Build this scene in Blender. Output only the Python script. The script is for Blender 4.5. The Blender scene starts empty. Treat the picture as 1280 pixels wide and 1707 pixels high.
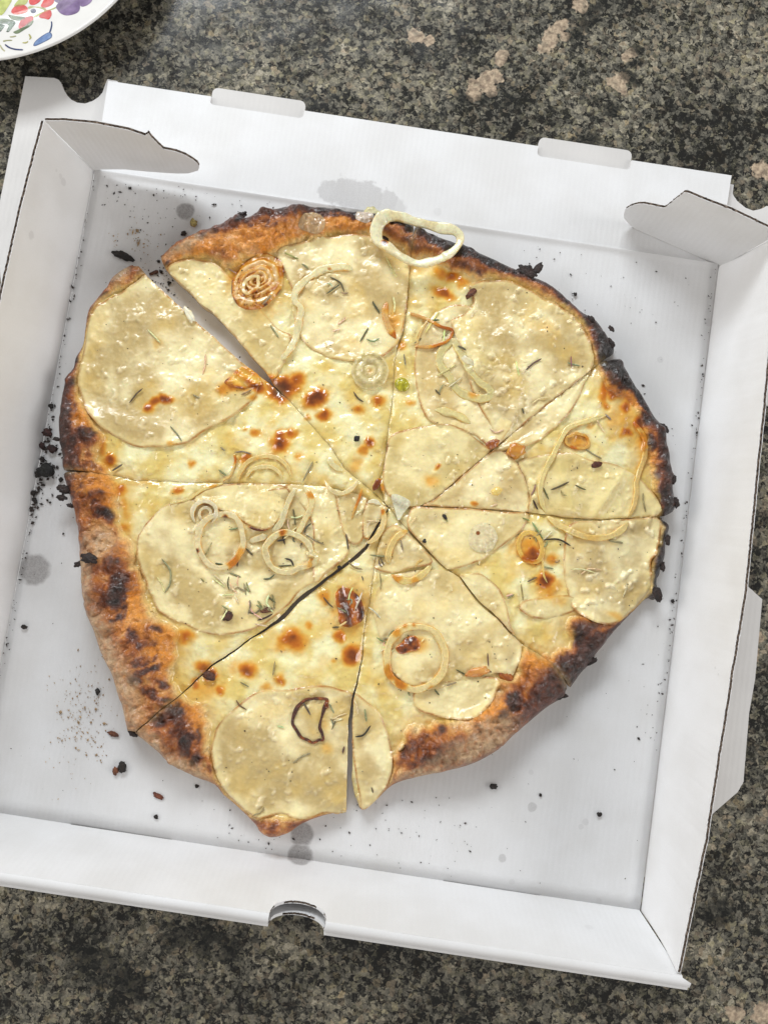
import bpy, bmesh, math, random
import numpy as np
from mathutils import Matrix, Vector

random.seed(7)
RNG = np.random.default_rng(11)
SC = bpy.context.scene
COLL = SC.collection

# ------------------------------------------------------------------ camera
FZ = 0.0065                       # height of the box floor above the counter
BS = 0.33                         # side of the square box floor
FPX = 1282.0
CAMW = np.array([3.0521, .2304, .0098])
CAMC = np.array([.0115, -.0217, .3889 + FZ])


def _rot(w):
    t = np.linalg.norm(w)
    k = w / t
    K = np.array([[0, -k[2], k[1]], [k[2], 0, -k[0]], [-k[1], k[0], 0]])
    return np.eye(3) + np.sin(t) * K + (1 - np.cos(t)) * K @ K


CAMR = _rot(CAMW)
cam = bpy.data.cameras.new('camera')
cam_o = bpy.data.objects.new('camera', cam)
COLL.objects.link(cam_o)
cam.sensor_width = 36
cam.sensor_fit = 'AUTO'
cam.lens = FPX / 1707 * 36
cam.clip_start = .01
cam.clip_end = 50
m4 = Matrix.Identity(4)
for i in range(3):
    m4[i][0] = CAMR[0][i]
    m4[i][1] = -CAMR[1][i]
    m4[i][2] = -CAMR[2][i]
    m4[i][3] = CAMC[i]
cam_o.matrix_world = m4
SC.camera = cam_o
SC.view_settings.view_transform = 'Standard'
SC.view_settings.look = 'None'
SC.view_settings.exposure = 0.05
SC.view_settings.gamma = 1

# ------------------------------------------------------------------ light: a kitchen lit by one big window beyond the back of the box, plus added fill lamps
W = bpy.data.worlds.new('World')
SC.world = W
W.use_nodes = True
W.node_tree.nodes['Background'].inputs[0].default_value = (1.0, .97, .94, 1)
W.node_tree.nodes['Background'].inputs[1].default_value = .27


def area_lamp(name, loc, sx, sy, watt, colr):
    ld = bpy.data.lights.new(name, 'AREA')
    ld.shape = 'RECTANGLE'
    ld.size, ld.size_y = sx, sy
    ld.energy = watt
    ld.color = colr
    lo = bpy.data.objects.new(name, ld)
    COLL.objects.link(lo)
    lo.location = loc
    lo.rotation_euler = (Vector((0, 0, 0)) - Vector(loc)).to_track_quat('-Z', 'Y').to_euler()


area_lamp('window_light', (-.40, 1.20, .84), .85, .32, 16.5, (.91, .96, 1.0))
area_lamp('side_fill_light', (-1.25, .15, .50), .9, .7, 9.5, (1.0, .985, .965))  # soft lamp added at the left to brighten the right wall's inner face
area_lamp('front_fill_light', (.1, -1.5, .75), 1.2, .7, 5.5, (1.0, .97, .93))  # unseen soft lamp added behind the viewer to lift the front-facing tabs
area_lamp('side_fill_light', (1.25, -.05, .55), .9, .7, 9.5, (1.0, .985, .965))  # added on the right likewise, to brighten the left wall's inner face


# ------------------------------------------------------------------ helpers: picture point -> place on a level plane
def un(p, h):
    """Point of the level plane h metres above the box floor that the photograph shows at pixel p."""
    d = np.array([(p[0] - 640) / FPX, (p[1] - 853.5) / FPX, 1.0]) @ CAMR
    z = FZ + h
    return CAMC + d * (z - CAMC[2]) / d[2]


def ray(p):
    return np.array([(p[0] - 640) / FPX, (p[1] - 853.5) / FPX, 1.0]) @ CAMR


def unl(pts, h):
    return np.array([un(p, h)[:2] for p in pts])


def s2l(c):
    c = np.asarray(c, float) / 255.
    return np.where(c <= .04045, c / 12.92, ((c + .055) / 1.055) ** 2.4)


def sst(a, b, x):
    t = np.clip((x - a) / (b - a), 0, 1)
    return t * t * (3 - 2 * t)


# gradient noise
_PERM = np.random.default_rng(3).permutation(4096)
_ANG = np.random.default_rng(4).random(4096) * 2 * np.pi
_GX, _GY = np.cos(_ANG), np.sin(_ANG)


def perlin(x, y, seed=0):
    xi = np.floor(x).astype(np.int64)
    yi = np.floor(y).astype(np.int64)
    xf, yf = x - xi, y - yi

    def g(ix, iy, dx, dy):
        h = _PERM[(_PERM[(ix + seed * 37) & 4095] + iy + seed * 101) & 4095]
        return _GX[h] * dx + _GY[h] * dy
    u = xf * xf * xf * (xf * (xf * 6 - 15) + 10)
    v = yf * yf * yf * (yf * (yf * 6 - 15) + 10)
    a = g(xi, yi, xf, yf) + u * (g(xi + 1, yi, xf - 1, yf) - g(xi, yi, xf, yf))
    b = g(xi, yi + 1, xf, yf - 1) + u * (g(xi + 1, yi + 1, xf - 1, yf - 1) - g(xi, yi + 1, xf, yf - 1))
    return (a + v * (b - a)) * 1.5


def fbm(x, y, size, octv=3, seed=0, gain=.5):
    s, a, t = 0, 1., 0
    for o in range(octv):
        s = s + a * perlin(x / size * 2 ** o + o * 17.3, y / size * 2 ** o + o * 9.1, seed + o)
        t += a
        a *= gain
    return s / t


def catmull(P, closed=True, step=.001):
    P = np.asarray(P, float)
    n = len(P)
    out = []
    rng = range(n if closed else n - 1)
    for i in rng:
        if closed:
            p0, p1, p2, p3 = P[i - 1], P[i], P[(i + 1) % n], P[(i + 2) % n]
        else:
            p1, p2 = P[i], P[i + 1]
            p0 = P[i - 1] if i > 0 else 2 * p1 - p2
            p3 = P[i + 2] if i + 2 < n else 2 * p2 - p1
        k = max(2, int(np.linalg.norm(p2 - p1) / step))
        t = np.linspace(0, 1, k, endpoint=False)[:, None]
        out.append(.5 * (2 * p1 + (p2 - p0) * t + (2 * p0 - 5 * p1 + 4 * p2 - p3) * t ** 2
                         + (3 * p1 - p0 - 3 * p2 + p3) * t ** 3))
    if not closed:
        out.append(P[-1:])
    return np.concatenate(out)


def resample(P, step, closed=False):
    P = np.asarray(P, float)
    if closed:
        P = np.vstack([P, P[:1]])
    L = np.r_[0, np.cumsum(np.linalg.norm(np.diff(P, axis=0), axis=1))]
    n = max(2, int(round(L[-1] / step)) + 1)
    s = np.linspace(0, L[-1], n)
    Q = np.stack([np.interp(s, L, P[:, k]) for k in range(P.shape[1])], 1)
    return Q[:-1] if closed else Q


def sdf(X, poly):
    """signed distance (inside +) and nearest boundary point"""
    A = poly
    B = np.roll(poly, -1, 0)
    D = B - A
    L2 = (D ** 2).sum(1) + 1e-18
    sd = np.empty(len(X))
    near = np.empty((len(X), 2))
    for s in range(0, len(X), 12000):
        x = X[s:s + 12000]
        rx = x[:, None, 0] - A[None, :, 0]
        ry = x[:, None, 1] - A[None, :, 1]
        t = np.clip((rx * D[:, 0] + ry * D[:, 1]) / L2, 0, 1)
        ex, ey = rx - t * D[:, 0], ry - t * D[:, 1]
        d2 = ex * ex + ey * ey
        k = d2.argmin(1)
        r = np.arange(len(x))
        near[s:s + 12000, 0] = x[:, 0] - ex[r, k]
        near[s:s + 12000, 1] = x[:, 1] - ey[r, k]
        y = x[:, 1][:, None]
        cr = ((A[:, 1] > y) != (B[:, 1] > y))
        with np.errstate(divide='ignore', invalid='ignore'):
            xc = A[:, 0] + (y - A[:, 1]) / (B[:, 1] - A[:, 1] + 1e-30) * D[:, 0]
        ins = (cr & (x[:, 0][:, None] < xc)).sum(1) % 2 == 1
        sd[s:s + 12000] = np.sqrt(d2[r, k]) * np.where(ins, 1, -1)
    return sd, near


# ------------------------------------------------------------------ helpers: objects
def tag(o, label=None, cat=None, group=None, kind=None):
    if label: o['label'] = label
    if cat: o['category'] = cat
    if group: o['group'] = group
    if kind: o['kind'] = kind
    return o


def empty(name, loc, label, cat, group=None):
    o = bpy.data.objects.new(name, None)
    COLL.objects.link(o)
    o.location = loc
    o.empty_display_size = .02
    return tag(o, label, cat, group)


def link(name, me, mats, parent=None):
    o = bpy.data.objects.new(name, me)
    for m in (mats if isinstance(mats, (list, tuple)) else [mats]):
        me.materials.append(m)
    COLL.objects.link(o)
    if parent is not None:
        o.parent = parent
    return o


def mesh_np(name, V, faces, col=None, smooth=True, normals=None, mat_idx=None):
    """faces: list of (n,k) int arrays"""
    me = bpy.data.meshes.new(name)
    me.vertices.add(len(V))
    me.vertices.foreach_set('co', np.ascontiguousarray(V, dtype=np.float32).ravel())
    faces = [np.asarray(f, int) for f in faces if len(f)]
    tot = np.concatenate([np.full(len(f), f.shape[1]) for f in faces])
    lv = np.concatenate([f.ravel() for f in faces])
    me.loops.add(len(lv))
    me.loops.foreach_set('vertex_index', lv.astype(np.int32))
    me.polygons.add(len(tot))
    me.polygons.foreach_set('loop_start', np.r_[0, np.cumsum(tot)[:-1]].astype(np.int32))
    me.polygons.foreach_set('loop_total', tot.astype(np.int32))
    me.polygons.foreach_set('use_smooth', np.full(len(tot), smooth))
    if mat_idx is not None:
        me.polygons.foreach_set('material_index', np.asarray(mat_idx, dtype=np.int32))
    if col is not None:
        a = me.attributes.new('Col', 'FLOAT_COLOR', 'POINT')
        a.data.foreach_set('color', np.ascontiguousarray(col, dtype=np.float32).ravel())
    me.update(calc_edges=True)
    if normals is not None:
        me.normals_split_custom_set_from_vertices(np.ascontiguousarray(normals, dtype=np.float32).tolist())
    return me


# ------------------------------------------------------------------ materials
def new_mat(name):
    m = bpy.data.materials.new(name)
    m.use_nodes = True
    nt = m.node_tree
    b = nt.nodes['Principled BSDF']
    return m, nt, b


def N(nt, typ, **kw):
    n = nt.nodes.new(typ)
    for k, v in kw.items():
        if k.startswith('i_'):
            key = k[2:]
            n.inputs[int(key) if key.isdigit() else key.replace('_', ' ')].default_value = v
        else:
            setattr(n, k, v)
    return n


def math_n(nt, op, a, b=None, c=None, clamp=False):
    n = nt.nodes.new('ShaderNodeMath')
    n.operation = op
    n.use_clamp = clamp
    for i, v in enumerate((a, b, c)):
        if v is None: continue
        if isinstance(v, (int, float)): n.inputs[i].default_value = v
        else: nt.links.new(v, n.inputs[i])
    return n.outputs[0]


def mix_c(nt, f, a, b, blend='MIX'):
    n = nt.nodes.new('ShaderNodeMix')
    n.data_type = 'RGBA'
    n.blend_type = blend
    for k, v in ((0, f), (6, a), (7, b)):
        if isinstance(v, (int, float)): n.inputs[k].default_value = v
        elif isinstance(v, (tuple, list, np.ndarray)): n.inputs[k].default_value = (*v[:3], 1)
        else: nt.links.new(v, n.inputs[k])
    return n.outputs[2]


def smooth_map(nt, v, a, b, lo=0., hi=1.):
    n = nt.nodes.new('ShaderNodeMapRange')
    n.interpolation_type = 'SMOOTHSTEP'
    n.inputs[1].default_value = a
    n.inputs[2].default_value = b
    n.inputs[3].default_value = lo
    n.inputs[4].default_value = hi
    nt.links.new(v, n.inputs[0])
    return n.outputs[0]


def vc_mat(name, bump_scale=1100, bump=.25, dist=.0004, spec=.5, trans=0., sss=0., coat=0., var=(.86, 1.10)):
    """colour and roughness from the mesh's own attribute, fine relief from noise"""
    m, nt, b = new_mat(name)
    at = N(nt, 'ShaderNodeAttribute', attribute_name='Col')
    tc = N(nt, 'ShaderNodeTexCoord')
    nz = N(nt, 'ShaderNodeTexNoise', i_Scale=bump_scale, i_Detail=3.0)
    nt.links.new(tc.outputs['Object'], nz.inputs['Vector'])
    bp = N(nt, 'ShaderNodeBump', i_Strength=bump, i_Distance=dist)
    nt.links.new(nz.outputs[0], bp.inputs['Height'])
    nt.links.new(bp.outputs[0], b.inputs['Normal'])
    nz2 = N(nt, 'ShaderNodeTexNoise', i_Scale=bump_scale * .8, i_Detail=4.0)
    nt.links.new(tc.outputs['Object'], nz2.inputs['Vector'])
    v = smooth_map(nt, nz2.outputs[0], .25, .75, *var)
    hsv = N(nt, 'ShaderNodeHueSaturation')
    nt.links.new(v, hsv.inputs['Value'])
    nt.links.new(at.outputs['Color'], hsv.inputs['Color'])
    nt.links.new(hsv.outputs[0], b.inputs['Base Color'])
    nt.links.new(at.outputs['Alpha'], b.inputs['Roughness'])
    b.inputs['Specular IOR Level'].default_value = spec
    b.inputs['Transmission Weight'].default_value = trans
    if sss:
        b.inputs['Subsurface Weight'].default_value = sss
        b.inputs['Subsurface Radius'].default_value = (1, .7, .35)
        b.inputs['Subsurface Scale'].default_value = .0022
    if coat:
        b.inputs['Coat Weight'].default_value = coat
        b.inputs['Coat Roughness'].default_value = .15
    return m


M_CHEESE = vc_mat('baked_cheese', 420, .36, .0010, coat=.85, sss=.28, var=(.95, 1.04))
M_CRUST = vc_mat('baked_crust', 820, .85, .0013, coat=.34, var=(.80, 1.17))
M_POTATO = vc_mat('baked_potato', 480, .30, .0008, coat=.6, sss=.28, var=(.94, 1.05))
M_ONION = vc_mat('cooked_onion', 900, .30, .0005, coat=.8, sss=.4)
M_HERB = vc_mat('dry_herb', 2500, .3, .0003)
M_CHAR = vc_mat('burnt_crumb', 1500, .8, .001)
M_PRINT = vc_mat('glazed_paint', 500, .05, .0002, coat=.6)

_nt = M_ONION.node_tree
_tr = N(_nt, 'ShaderNodeBsdfTransparent')
_tr.inputs[0].default_value = (1, .93, .72, 1)
_mx = N(_nt, 'ShaderNodeMixShader')
_mx.inputs[0].default_value = .85
_nt.links.new(_tr.outputs[0], _mx.inputs[1])
_nt.links.new(_nt.nodes['Principled BSDF'].outputs[0], _mx.inputs[2])
_nt.links.new(_mx.outputs[0], _nt.nodes['Material Output'].inputs['Surface'])

# white corrugated card with the grease marks of this box (positions in the box)
CARD_STAINS = []   # (xyz, radius, strength) - filled below


def stain(px, h, rpx, k, wob=.0030):
    CARD_STAINS.append((un(px, h), rpx / 33.0 / 100., k, wob))


for px, r, k in [((310, 352), 17, .80), ((58, 950), 28, .75), ((503, 1390), 21, .80), ((500, 1427), 21, .78),
                 ((887, 1346), 8, .36), ((837, 1430), 7, .36), ((975, 1370), 6, .16), ((968, 1378), 5, .13),
                 ((1100, 600), 6, .18), ((1181, 537), 8, .14), ((885, 1287), 5, .12), ((600, 1340), 9, .06),
                 ((853, 1470), 5, .12), ((998, 1503), 6, .1)]:
    stain(px, 0, r, k)
for px, r, k in [((575, 322), 34, .42), ((592, 326), 34, .42), ((612, 330), 34, .42), ((640, 337), 26, .36), ((552, 320), 24, .38), ((660, 345), 18, .26), ((730, 353), 8, .1)]:
    stain(px, -.0006, r, k, .011)
for px, h, r, k in [((48, 392), .034, 9, .2), ((106, 303), .02, 7, .2), ((101, 294), .023, 5, .16), ((94, 284), .027, 3, .14),
                    ((85, 276), .03, 2.2, .16), ((15, 716), .034, 7, .15), ((505, 1494), .02, 6, .13),
                    ((990, 1562), .02, 12, .10), ((980, 1552), .02, 9, .10), ((1000, 1572), .022, 8, .08),
                    ((1190, 1113), .033, 3, .2), ((1180, 1109), .03, 2.5, .14), ((1200, 1118), .036, 3, .2), ((1208, 1121), .038, 3, .22),
                    ((1196, 1124), .036, 2, .2), ((1202, 1133), .037, 2.2, .2), ((1244, 900), .04, 7, .12), ((1245, 885), .04, 7, .12)]:
    stain(px, h, r, k)


def card_mat(name, ca, cb_):
    m, nt, b = new_mat(name)
    tc = N(nt, 'ShaderNodeTexCoord')
    pos = tc.outputs['Object']
    wob = N(nt, 'ShaderNodeTexNoise', i_Scale=260.0, i_Detail=3.0)
    nt.links.new(pos, wob.inputs['Vector'])
    wobble = math_n(nt, 'SUBTRACT', wob.outputs[0], .5)
    tot = None
    for P, r, k, wb in CARD_STAINS:
        d = N(nt, 'ShaderNodeVectorMath', operation='DISTANCE')
        nt.links.new(pos, d.inputs[0])
        d.inputs[1].default_value = tuple(P)
        dd = math_n(nt, 'MULTIPLY_ADD', wobble, min(r * 1.2 if wb > .01 else r * .8, wb), d.outputs['Value'])
        s = smooth_map(nt, dd, r * 1.06, r * .74, 0., k)
        tot = s if tot is None else math_n(nt, 'MAXIMUM', tot, s)
    # paper: faint mottling and the ghost of the flutes
    n1 = N(nt, 'ShaderNodeTexNoise', i_Scale=38.0, i_Detail=6.0)
    nt.links.new(pos, n1.inputs['Vector'])
    n2 = N(nt, 'ShaderNodeTexNoise', i_Scale=1500.0, i_Detail=2.0)
    nt.links.new(pos, n2.inputs['Vector'])
    base = mix_c(nt, smooth_map(nt, n1.outputs[0], .3, .7), ca, cb_)
    base = mix_c(nt, smooth_map(nt, n2.outputs[0], .3, .7, 0, .07), base, (.5, .49, .48))
    grain = mix_c(nt, smooth_map(nt, n2.outputs[0], .35, .65), (.24, .225, .22), (.36, .345, .34))
    colr = mix_c(nt, tot, base, grain)
    nt.links.new(colr, b.inputs['Base Color'])
    b.inputs['Roughness'].default_value = .55
    b.inputs['Specular IOR Level'].default_value = .3
    wv = N(nt, 'ShaderNodeTexWave', wave_type='BANDS', bands_direction='X', i_Scale=110.0, i_Distortion=.6)
    nt.links.new(pos, wv.inputs['Vector'])
    hb = math_n(nt, 'MULTIPLY_ADD', wv.outputs[1], .25, math_n(nt, 'MULTIPLY', n1.outputs[0], 1.2))
    hb = math_n(nt, 'MULTIPLY_ADD', n2.outputs[0], .25, hb)
    n3 = N(nt, 'ShaderNodeTexNoise', i_Scale=13.0, i_Detail=2.0)
    nt.links.new(pos, n3.inputs['Vector'])
    hb = math_n(nt, 'MULTIPLY_ADD', n3.outputs[0], 5.0, hb)
    bp = N(nt, 'ShaderNodeBump', i_Strength=.16, i_Distance=.0008)
    nt.links.new(hb, bp.inputs['Height'])
    nt.links.new(bp.outputs[0], b.inputs['Normal'])
    return m


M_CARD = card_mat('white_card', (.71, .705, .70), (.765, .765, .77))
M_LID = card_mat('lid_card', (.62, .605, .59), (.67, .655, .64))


def kraft_mat():
    m, nt, b = new_mat('corrugated_core')
    tc = N(nt, 'ShaderNodeTexCoord')
    nz = N(nt, 'ShaderNodeTexNoise', i_Scale=700.0, i_Detail=4.0)
    nt.links.new(tc.outputs['Object'], nz.inputs['Vector'])
    c = mix_c(nt, smooth_map(nt, nz.outputs[0], .3, .7), (.10, .075, .06), (.33, .26, .205))
    nt.links.new(c, b.inputs['Base Color'])
    b.inputs['Roughness'].default_value = .9
    return m


M_KRAFT = kraft_mat()


def granite_mat():
    m, nt, b = new_mat('speckled_granite')
    tc = N(nt, 'ShaderNodeTexCoord')
    pos = tc.outputs['Object']
    wn = N(nt, 'ShaderNodeTexNoise', i_Scale=300.0, i_Detail=3.0)
    nt.links.new(pos, wn.inputs['Vector'])
    wv = N(nt, 'ShaderNodeVectorMath', operation='SCALE')
    sub = N(nt, 'ShaderNodeVectorMath', operation='SUBTRACT')
    nt.links.new(wn.outputs['Color'], sub.inputs[0])
    sub.inputs[1].default_value = (.5, .5, .5)
    nt.links.new(sub.outputs[0], wv.inputs[0])
    wv.inputs['Scale'].default_value = .0045
    ad = N(nt, 'ShaderNodeVectorMath', operation='ADD')
    nt.links.new(pos, ad.inputs[0])
    nt.links.new(wv.outputs[0], ad.inputs[1])
    p2 = ad.outputs[0]

    def vor(scale, feat='F1'):
        v = N(nt, 'ShaderNodeTexVoronoi', feature=feat, i_Scale=scale)
        nt.links.new(p2, v.inputs['Vector'])
        return v

    def noise(scale, det=4.0, src=pos, rough=.6):
        n = N(nt, 'ShaderNodeTexNoise', i_Scale=scale, i_Detail=det, i_Roughness=rough)
        nt.links.new(src, n.inputs['Vector'])
        return n.outputs[0]
    v1 = vor(410.0)
    v2 = vor(800.0)
    sep = N(nt, 'ShaderNodeSeparateColor')
    nt.links.new(v1.outputs['Color'], sep.inputs[0])
    sep2 = N(nt, 'ShaderNodeSeparateColor')
    nt.links.new(v2.outputs['Color'], sep2.inputs[0])
    big = noise(16.0, 5.0)
    mid = noise(75.0, 5.0)
    lev = math_n(nt, 'MULTIPLY', sep.outputs[0], .50)
    lev = math_n(nt, 'MULTIPLY_ADD', sep2.outputs[0], .26, lev)
    lev = math_n(nt, 'MULTIPLY_ADD', math_n(nt, 'SUBTRACT', mid, .5), .85, lev)
    lev = math_n(nt, 'MULTIPLY_ADD', math_n(nt, 'SUBTRACT', big, .5), 1.35, lev)
    fine = noise(900.0, 3.0)
    lev = math_n(nt, 'MULTIPLY_ADD', math_n(nt, 'SUBTRACT', fine, .5), .6, lev)
    v3 = vor(360.0, 'DISTANCE_TO_EDGE')
    mica = smooth_map(nt, math_n(nt, 'MULTIPLY_ADD', math_n(nt, 'SUBTRACT', noise(230.0, 3.0), .56), -.9, v3.outputs['Distance']), .10, .0, 0., .42)
    lev = math_n(nt, 'SUBTRACT', lev, mica)
    cr = N(nt, 'ShaderNodeValToRGB')
    nt.links.new(lev, cr.inputs[0])
    e = cr.color_ramp.elements
    for k, (pp, c) in enumerate([(.08, (30, 30, 28)), (.22, (58, 57, 52)), (.36, (88, 86, 77)), (.52, (114, 110, 99)),
                                 (.70, (140, 134, 116)), (.9, (176, 168, 150))]):
        el = e[k] if k < 2 else e.new(pp)
        el.position = pp
        el.color = (*s2l(c), 1)
    hue = mix_c(nt, smooth_map(nt, sep.outputs[1], .62, .95, 0, .55), cr.outputs[0], (.98, .96, .74), 'MULTIPLY')
    hue = mix_c(nt, smooth_map(nt, sep.outputs[2], .7, .95, 0, .6), hue, (1.0, .84, .74), 'MULTIPLY')
    # pale inclusions and a dark vein where this slab has them
    inc = None
    wob = math_n(nt, 'SUBTRACT', noise(170.0, 5.0), .5)
    for px, rp in [((805, 140), 20), ((790, 150), 17), ((822, 128), 16), ((815, 150), 14), ((834, 100), 12), ((838, 90), 10),
                   ((918, 65), 17), ((932, 45), 18), ((905, 80), 11), ((940, 60), 11), ((1030, 140), 18), ((1040, 132), 10),
                   ((1052, 90), 11), ((1042, 97), 9), ((695, 60), 15), ((715, 68), 10), ((1270, 285), 18), ((968, 10), 14),
                   ((1270, 1690), 16), ((1225, 1690), 14), ((1180, 1070), 14), ((1248, 1090), 17), ((1262, 1060), 14)]:
        d = N(nt, 'ShaderNodeVectorMath', operation='DISTANCE')
        nt.links.new(pos, d.inputs[0])
        d.inputs[1].default_value = tuple(un(px, -FZ))
        r = rp / 3250.
        s = smooth_map(nt, math_n(nt, 'MULTIPLY_ADD', wob, r * 2.6, d.outputs['Value']), r * 1.05, r * .85)
        inc = s if inc is None else math_n(nt, 'MAXIMUM', inc, s)
    pink = mix_c(nt, smooth_map(nt, noise(420.0, 4.0), .35, .65), s2l((146, 128, 110)), s2l((198, 178, 152)))
    inc2 = math_n(nt, 'MULTIPLY', inc, smooth_map(nt, noise(260.0, 5.0), .36, .56, .50, .95))
    hue = mix_c(nt, inc2, hue, pink)
    vein = None
    for (a, c, w) in [((985, 235), (1050, 130), 7), ((1045, 130), (1062, 82), 5), ((960, 240), (990, 225), 5), ((770, 165), (850, 165), 6),
                      ((960, 60), (990, 25), 8), ((20, 165), (90, 120), 8), ((1000, 1480), (1200, 1520), 10), ((150, 1600), (220, 1640), 14), ((300, 1560), (380, 1580), 12)]:
        A, B = un(a, -FZ), un(c, -FZ)
        for t in np.linspace(0, 1, 3):
            d = N(nt, 'ShaderNodeVectorMath', operation='DISTANCE')
            nt.links.new(pos, d.inputs[0])
            d.inputs[1].default_value = tuple(A + (B - A) * t)
            r = w / 3250. * 2.0
            s = smooth_map(nt, math_n(nt, 'MULTIPLY_ADD', wob, r * 5, d.outputs['Value']), r * 1.6, r * .5)
            vein = s if vein is None else math_n(nt, 'MAXIMUM', vein, s)
    hue = mix_c(nt, math_n(nt, 'MULTIPLY', vein, .75), hue, s2l((24, 26, 25)))
    nt.links.new(hue, b.inputs['Base Color'])
    rr = smooth_map(nt, noise(60.0, 4.0), .3, .7,   .12, .20)
    nt.links.new(rr, b.inputs['Roughness'])
    b.inputs['Specular IOR Level'].default_value = .5
    bp = N(nt, 'ShaderNodeBump', i_Strength=.06, i_Distance=.0004)
    nt.links.new(fine, bp.inputs['Height'])
    nt.links.new(bp.outputs[0], b.inputs['Normal'])
    return m


# ------------------------------------------------------------------ countertop: one slab
def build_counter():
    bm = bmesh.new()
    bmesh.ops.create_grid(bm, x_segments=8, y_segments=8, size=.75)
    top = [v for v in bm.verts]
    r = bmesh.ops.extrude_face_region(bm, geom=bm.faces[:])
    for v in [g for g in r['geom'] if isinstance(g, bmesh.types.BMVert)]:
        v.co.z -= .03
    bmesh.ops.recalc_face_normals(bm, faces=bm.faces[:])
    me = bpy.data.meshes.new('countertop')
    bm.to_mesh(me)
    bm.free()
    o = link('countertop', me, granite_mat())
    tag(o, 'dark speckled granite kitchen countertop under the pizza box', 'countertop', kind='structure')


build_counter()

# ------------------------------------------------------------------ the box
BOX = empty('pizza_box', (0, 0, 0), 'open white cardboard pizza box holding the sliced pizza', 'pizza box')
TH = .0016


class MB:
    """collects vertices and faces with a material slot"""
    def __init__(s):
        s.v, s.f, s.m = [], [], []

    def add(s, P, faces, mi=0):
        o = len(s.v)
        s.v += [tuple(p) for p in P]
        s.f += [tuple(i + o for i in f) for f in faces]
        s.m += [mi] * len(faces)

    def build(s, name, mats, parent, smooth=False):
        me = bpy.data.meshes.new(name)
        me.from_pydata(s.v, [], s.f)
        me.polygons.foreach_set('material_index', s.m)
        if smooth:
            me.polygons.foreach_set('use_smooth', [True] * len(s.f))
        me.update()
        return link(name, me, mats, parent)


def rim(mb, A, B, out):
    """cut edge of corrugated card between the two liners A and B: liner, wavy brown core, liner"""
    A, B, out = np.asarray(A), np.asarray(B), np.asarray(out)
    n = len(A)
    if out.ndim == 1: out = np.repeat(out[None], n, 0)
    s = np.arange(n)
    jit = RNG.normal(0, .00012, n)
    rec = (.0004 + .0003 * (s % 4 < 2))[:, None] * -out
    wav = (.5 + .3 * np.sin(s * np.pi / 2.0))[:, None]
    cols = [(A, 0), (A + (B - A) * .16 + out * jit[:, None], 0), (A + (B - A) * .18 + rec, 1), (A + (B - A) * (wav - .07) + rec, 1),
            (A + (B - A) * wav - out * .0001, 1), (A + (B - A) * (wav + .07) + rec, 1),
            (A + (B - A) * .82 + rec, 1), (A + (B - A) * .84 + out * jit[:, None], 0), (B, 0)]
    P = np.concatenate([c for c, _ in cols])
    k = len(cols)
    for c in range(k - 1):
        f = [(c * n + i, c * n + i + 1, (c + 1) * n + i + 1, (c + 1) * n + i) for i in range(n - 1)]
        o = len(mb.v)
        mi = 0 if c in (0, k - 2) else 1
        if c == 0:
            base = o
            mb.v += [tuple(p) for p in P]
        mb.f += [tuple(i + base for i in q) for q in f]
        mb.m += [mi] * len(f)


def sheet(name, P3, th=TH, open_edges=None, parent=BOX, step=.0009, mat=None):
    """flat piece of card: P3 its outline on the visible face, thickness added behind it"""
    P3 = np.asarray(P3, float)
    n = len(P3)
    nr = np.zeros(3)
    for i in range(n):
        a, b = P3[i], P3[(i + 1) % n]
        nr += np.cross(a, b)
    nr /= np.linalg.norm(nr)
    view = CAMC - P3.mean(0)
    if nr @ view < 0:
        P3 = P3[::-1]
        nr = -nr
        if open_edges is not None:
            open_edges = [(n - 2 - e) % n for e in open_edges]
    loops = []
    mb = MB()
    for i in range(n):
        a, b = P3[i], P3[(i + 1) % n]
        k = max(1, int(np.linalg.norm(b - a) / step))
        is_open = open_edges is None or i in open_edges
        if not is_open: k = 1
        seg = a + (b - a) * np.linspace(0, 1, k + 1)[:, None]
        loops.append(seg[:-1])
        out = np.cross((b - a) / (np.linalg.norm(b - a) + 1e-12), nr)
        if is_open and k > 1:
            rim(mb, seg, seg - nr * th, out)
        else:
            mb.add(np.vstack([seg, seg - nr * th]), [(0, 1, 3, 2)] if k == 1 else
                   [(j, j + 1, k + 2 + j, k + 1 + j) for j in range(k)], 0)
    L = np.concatenate(loops)
    m = len(L)
    mb.add(L, [tuple(range(m))], 0)
    mb.add(L - nr * th, [tuple(range(m))[::-1]], 0)
    return mb.build(name, [mat or M_CARD, M_KRAFT], parent)


H = .045
hb = BS / 2
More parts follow.
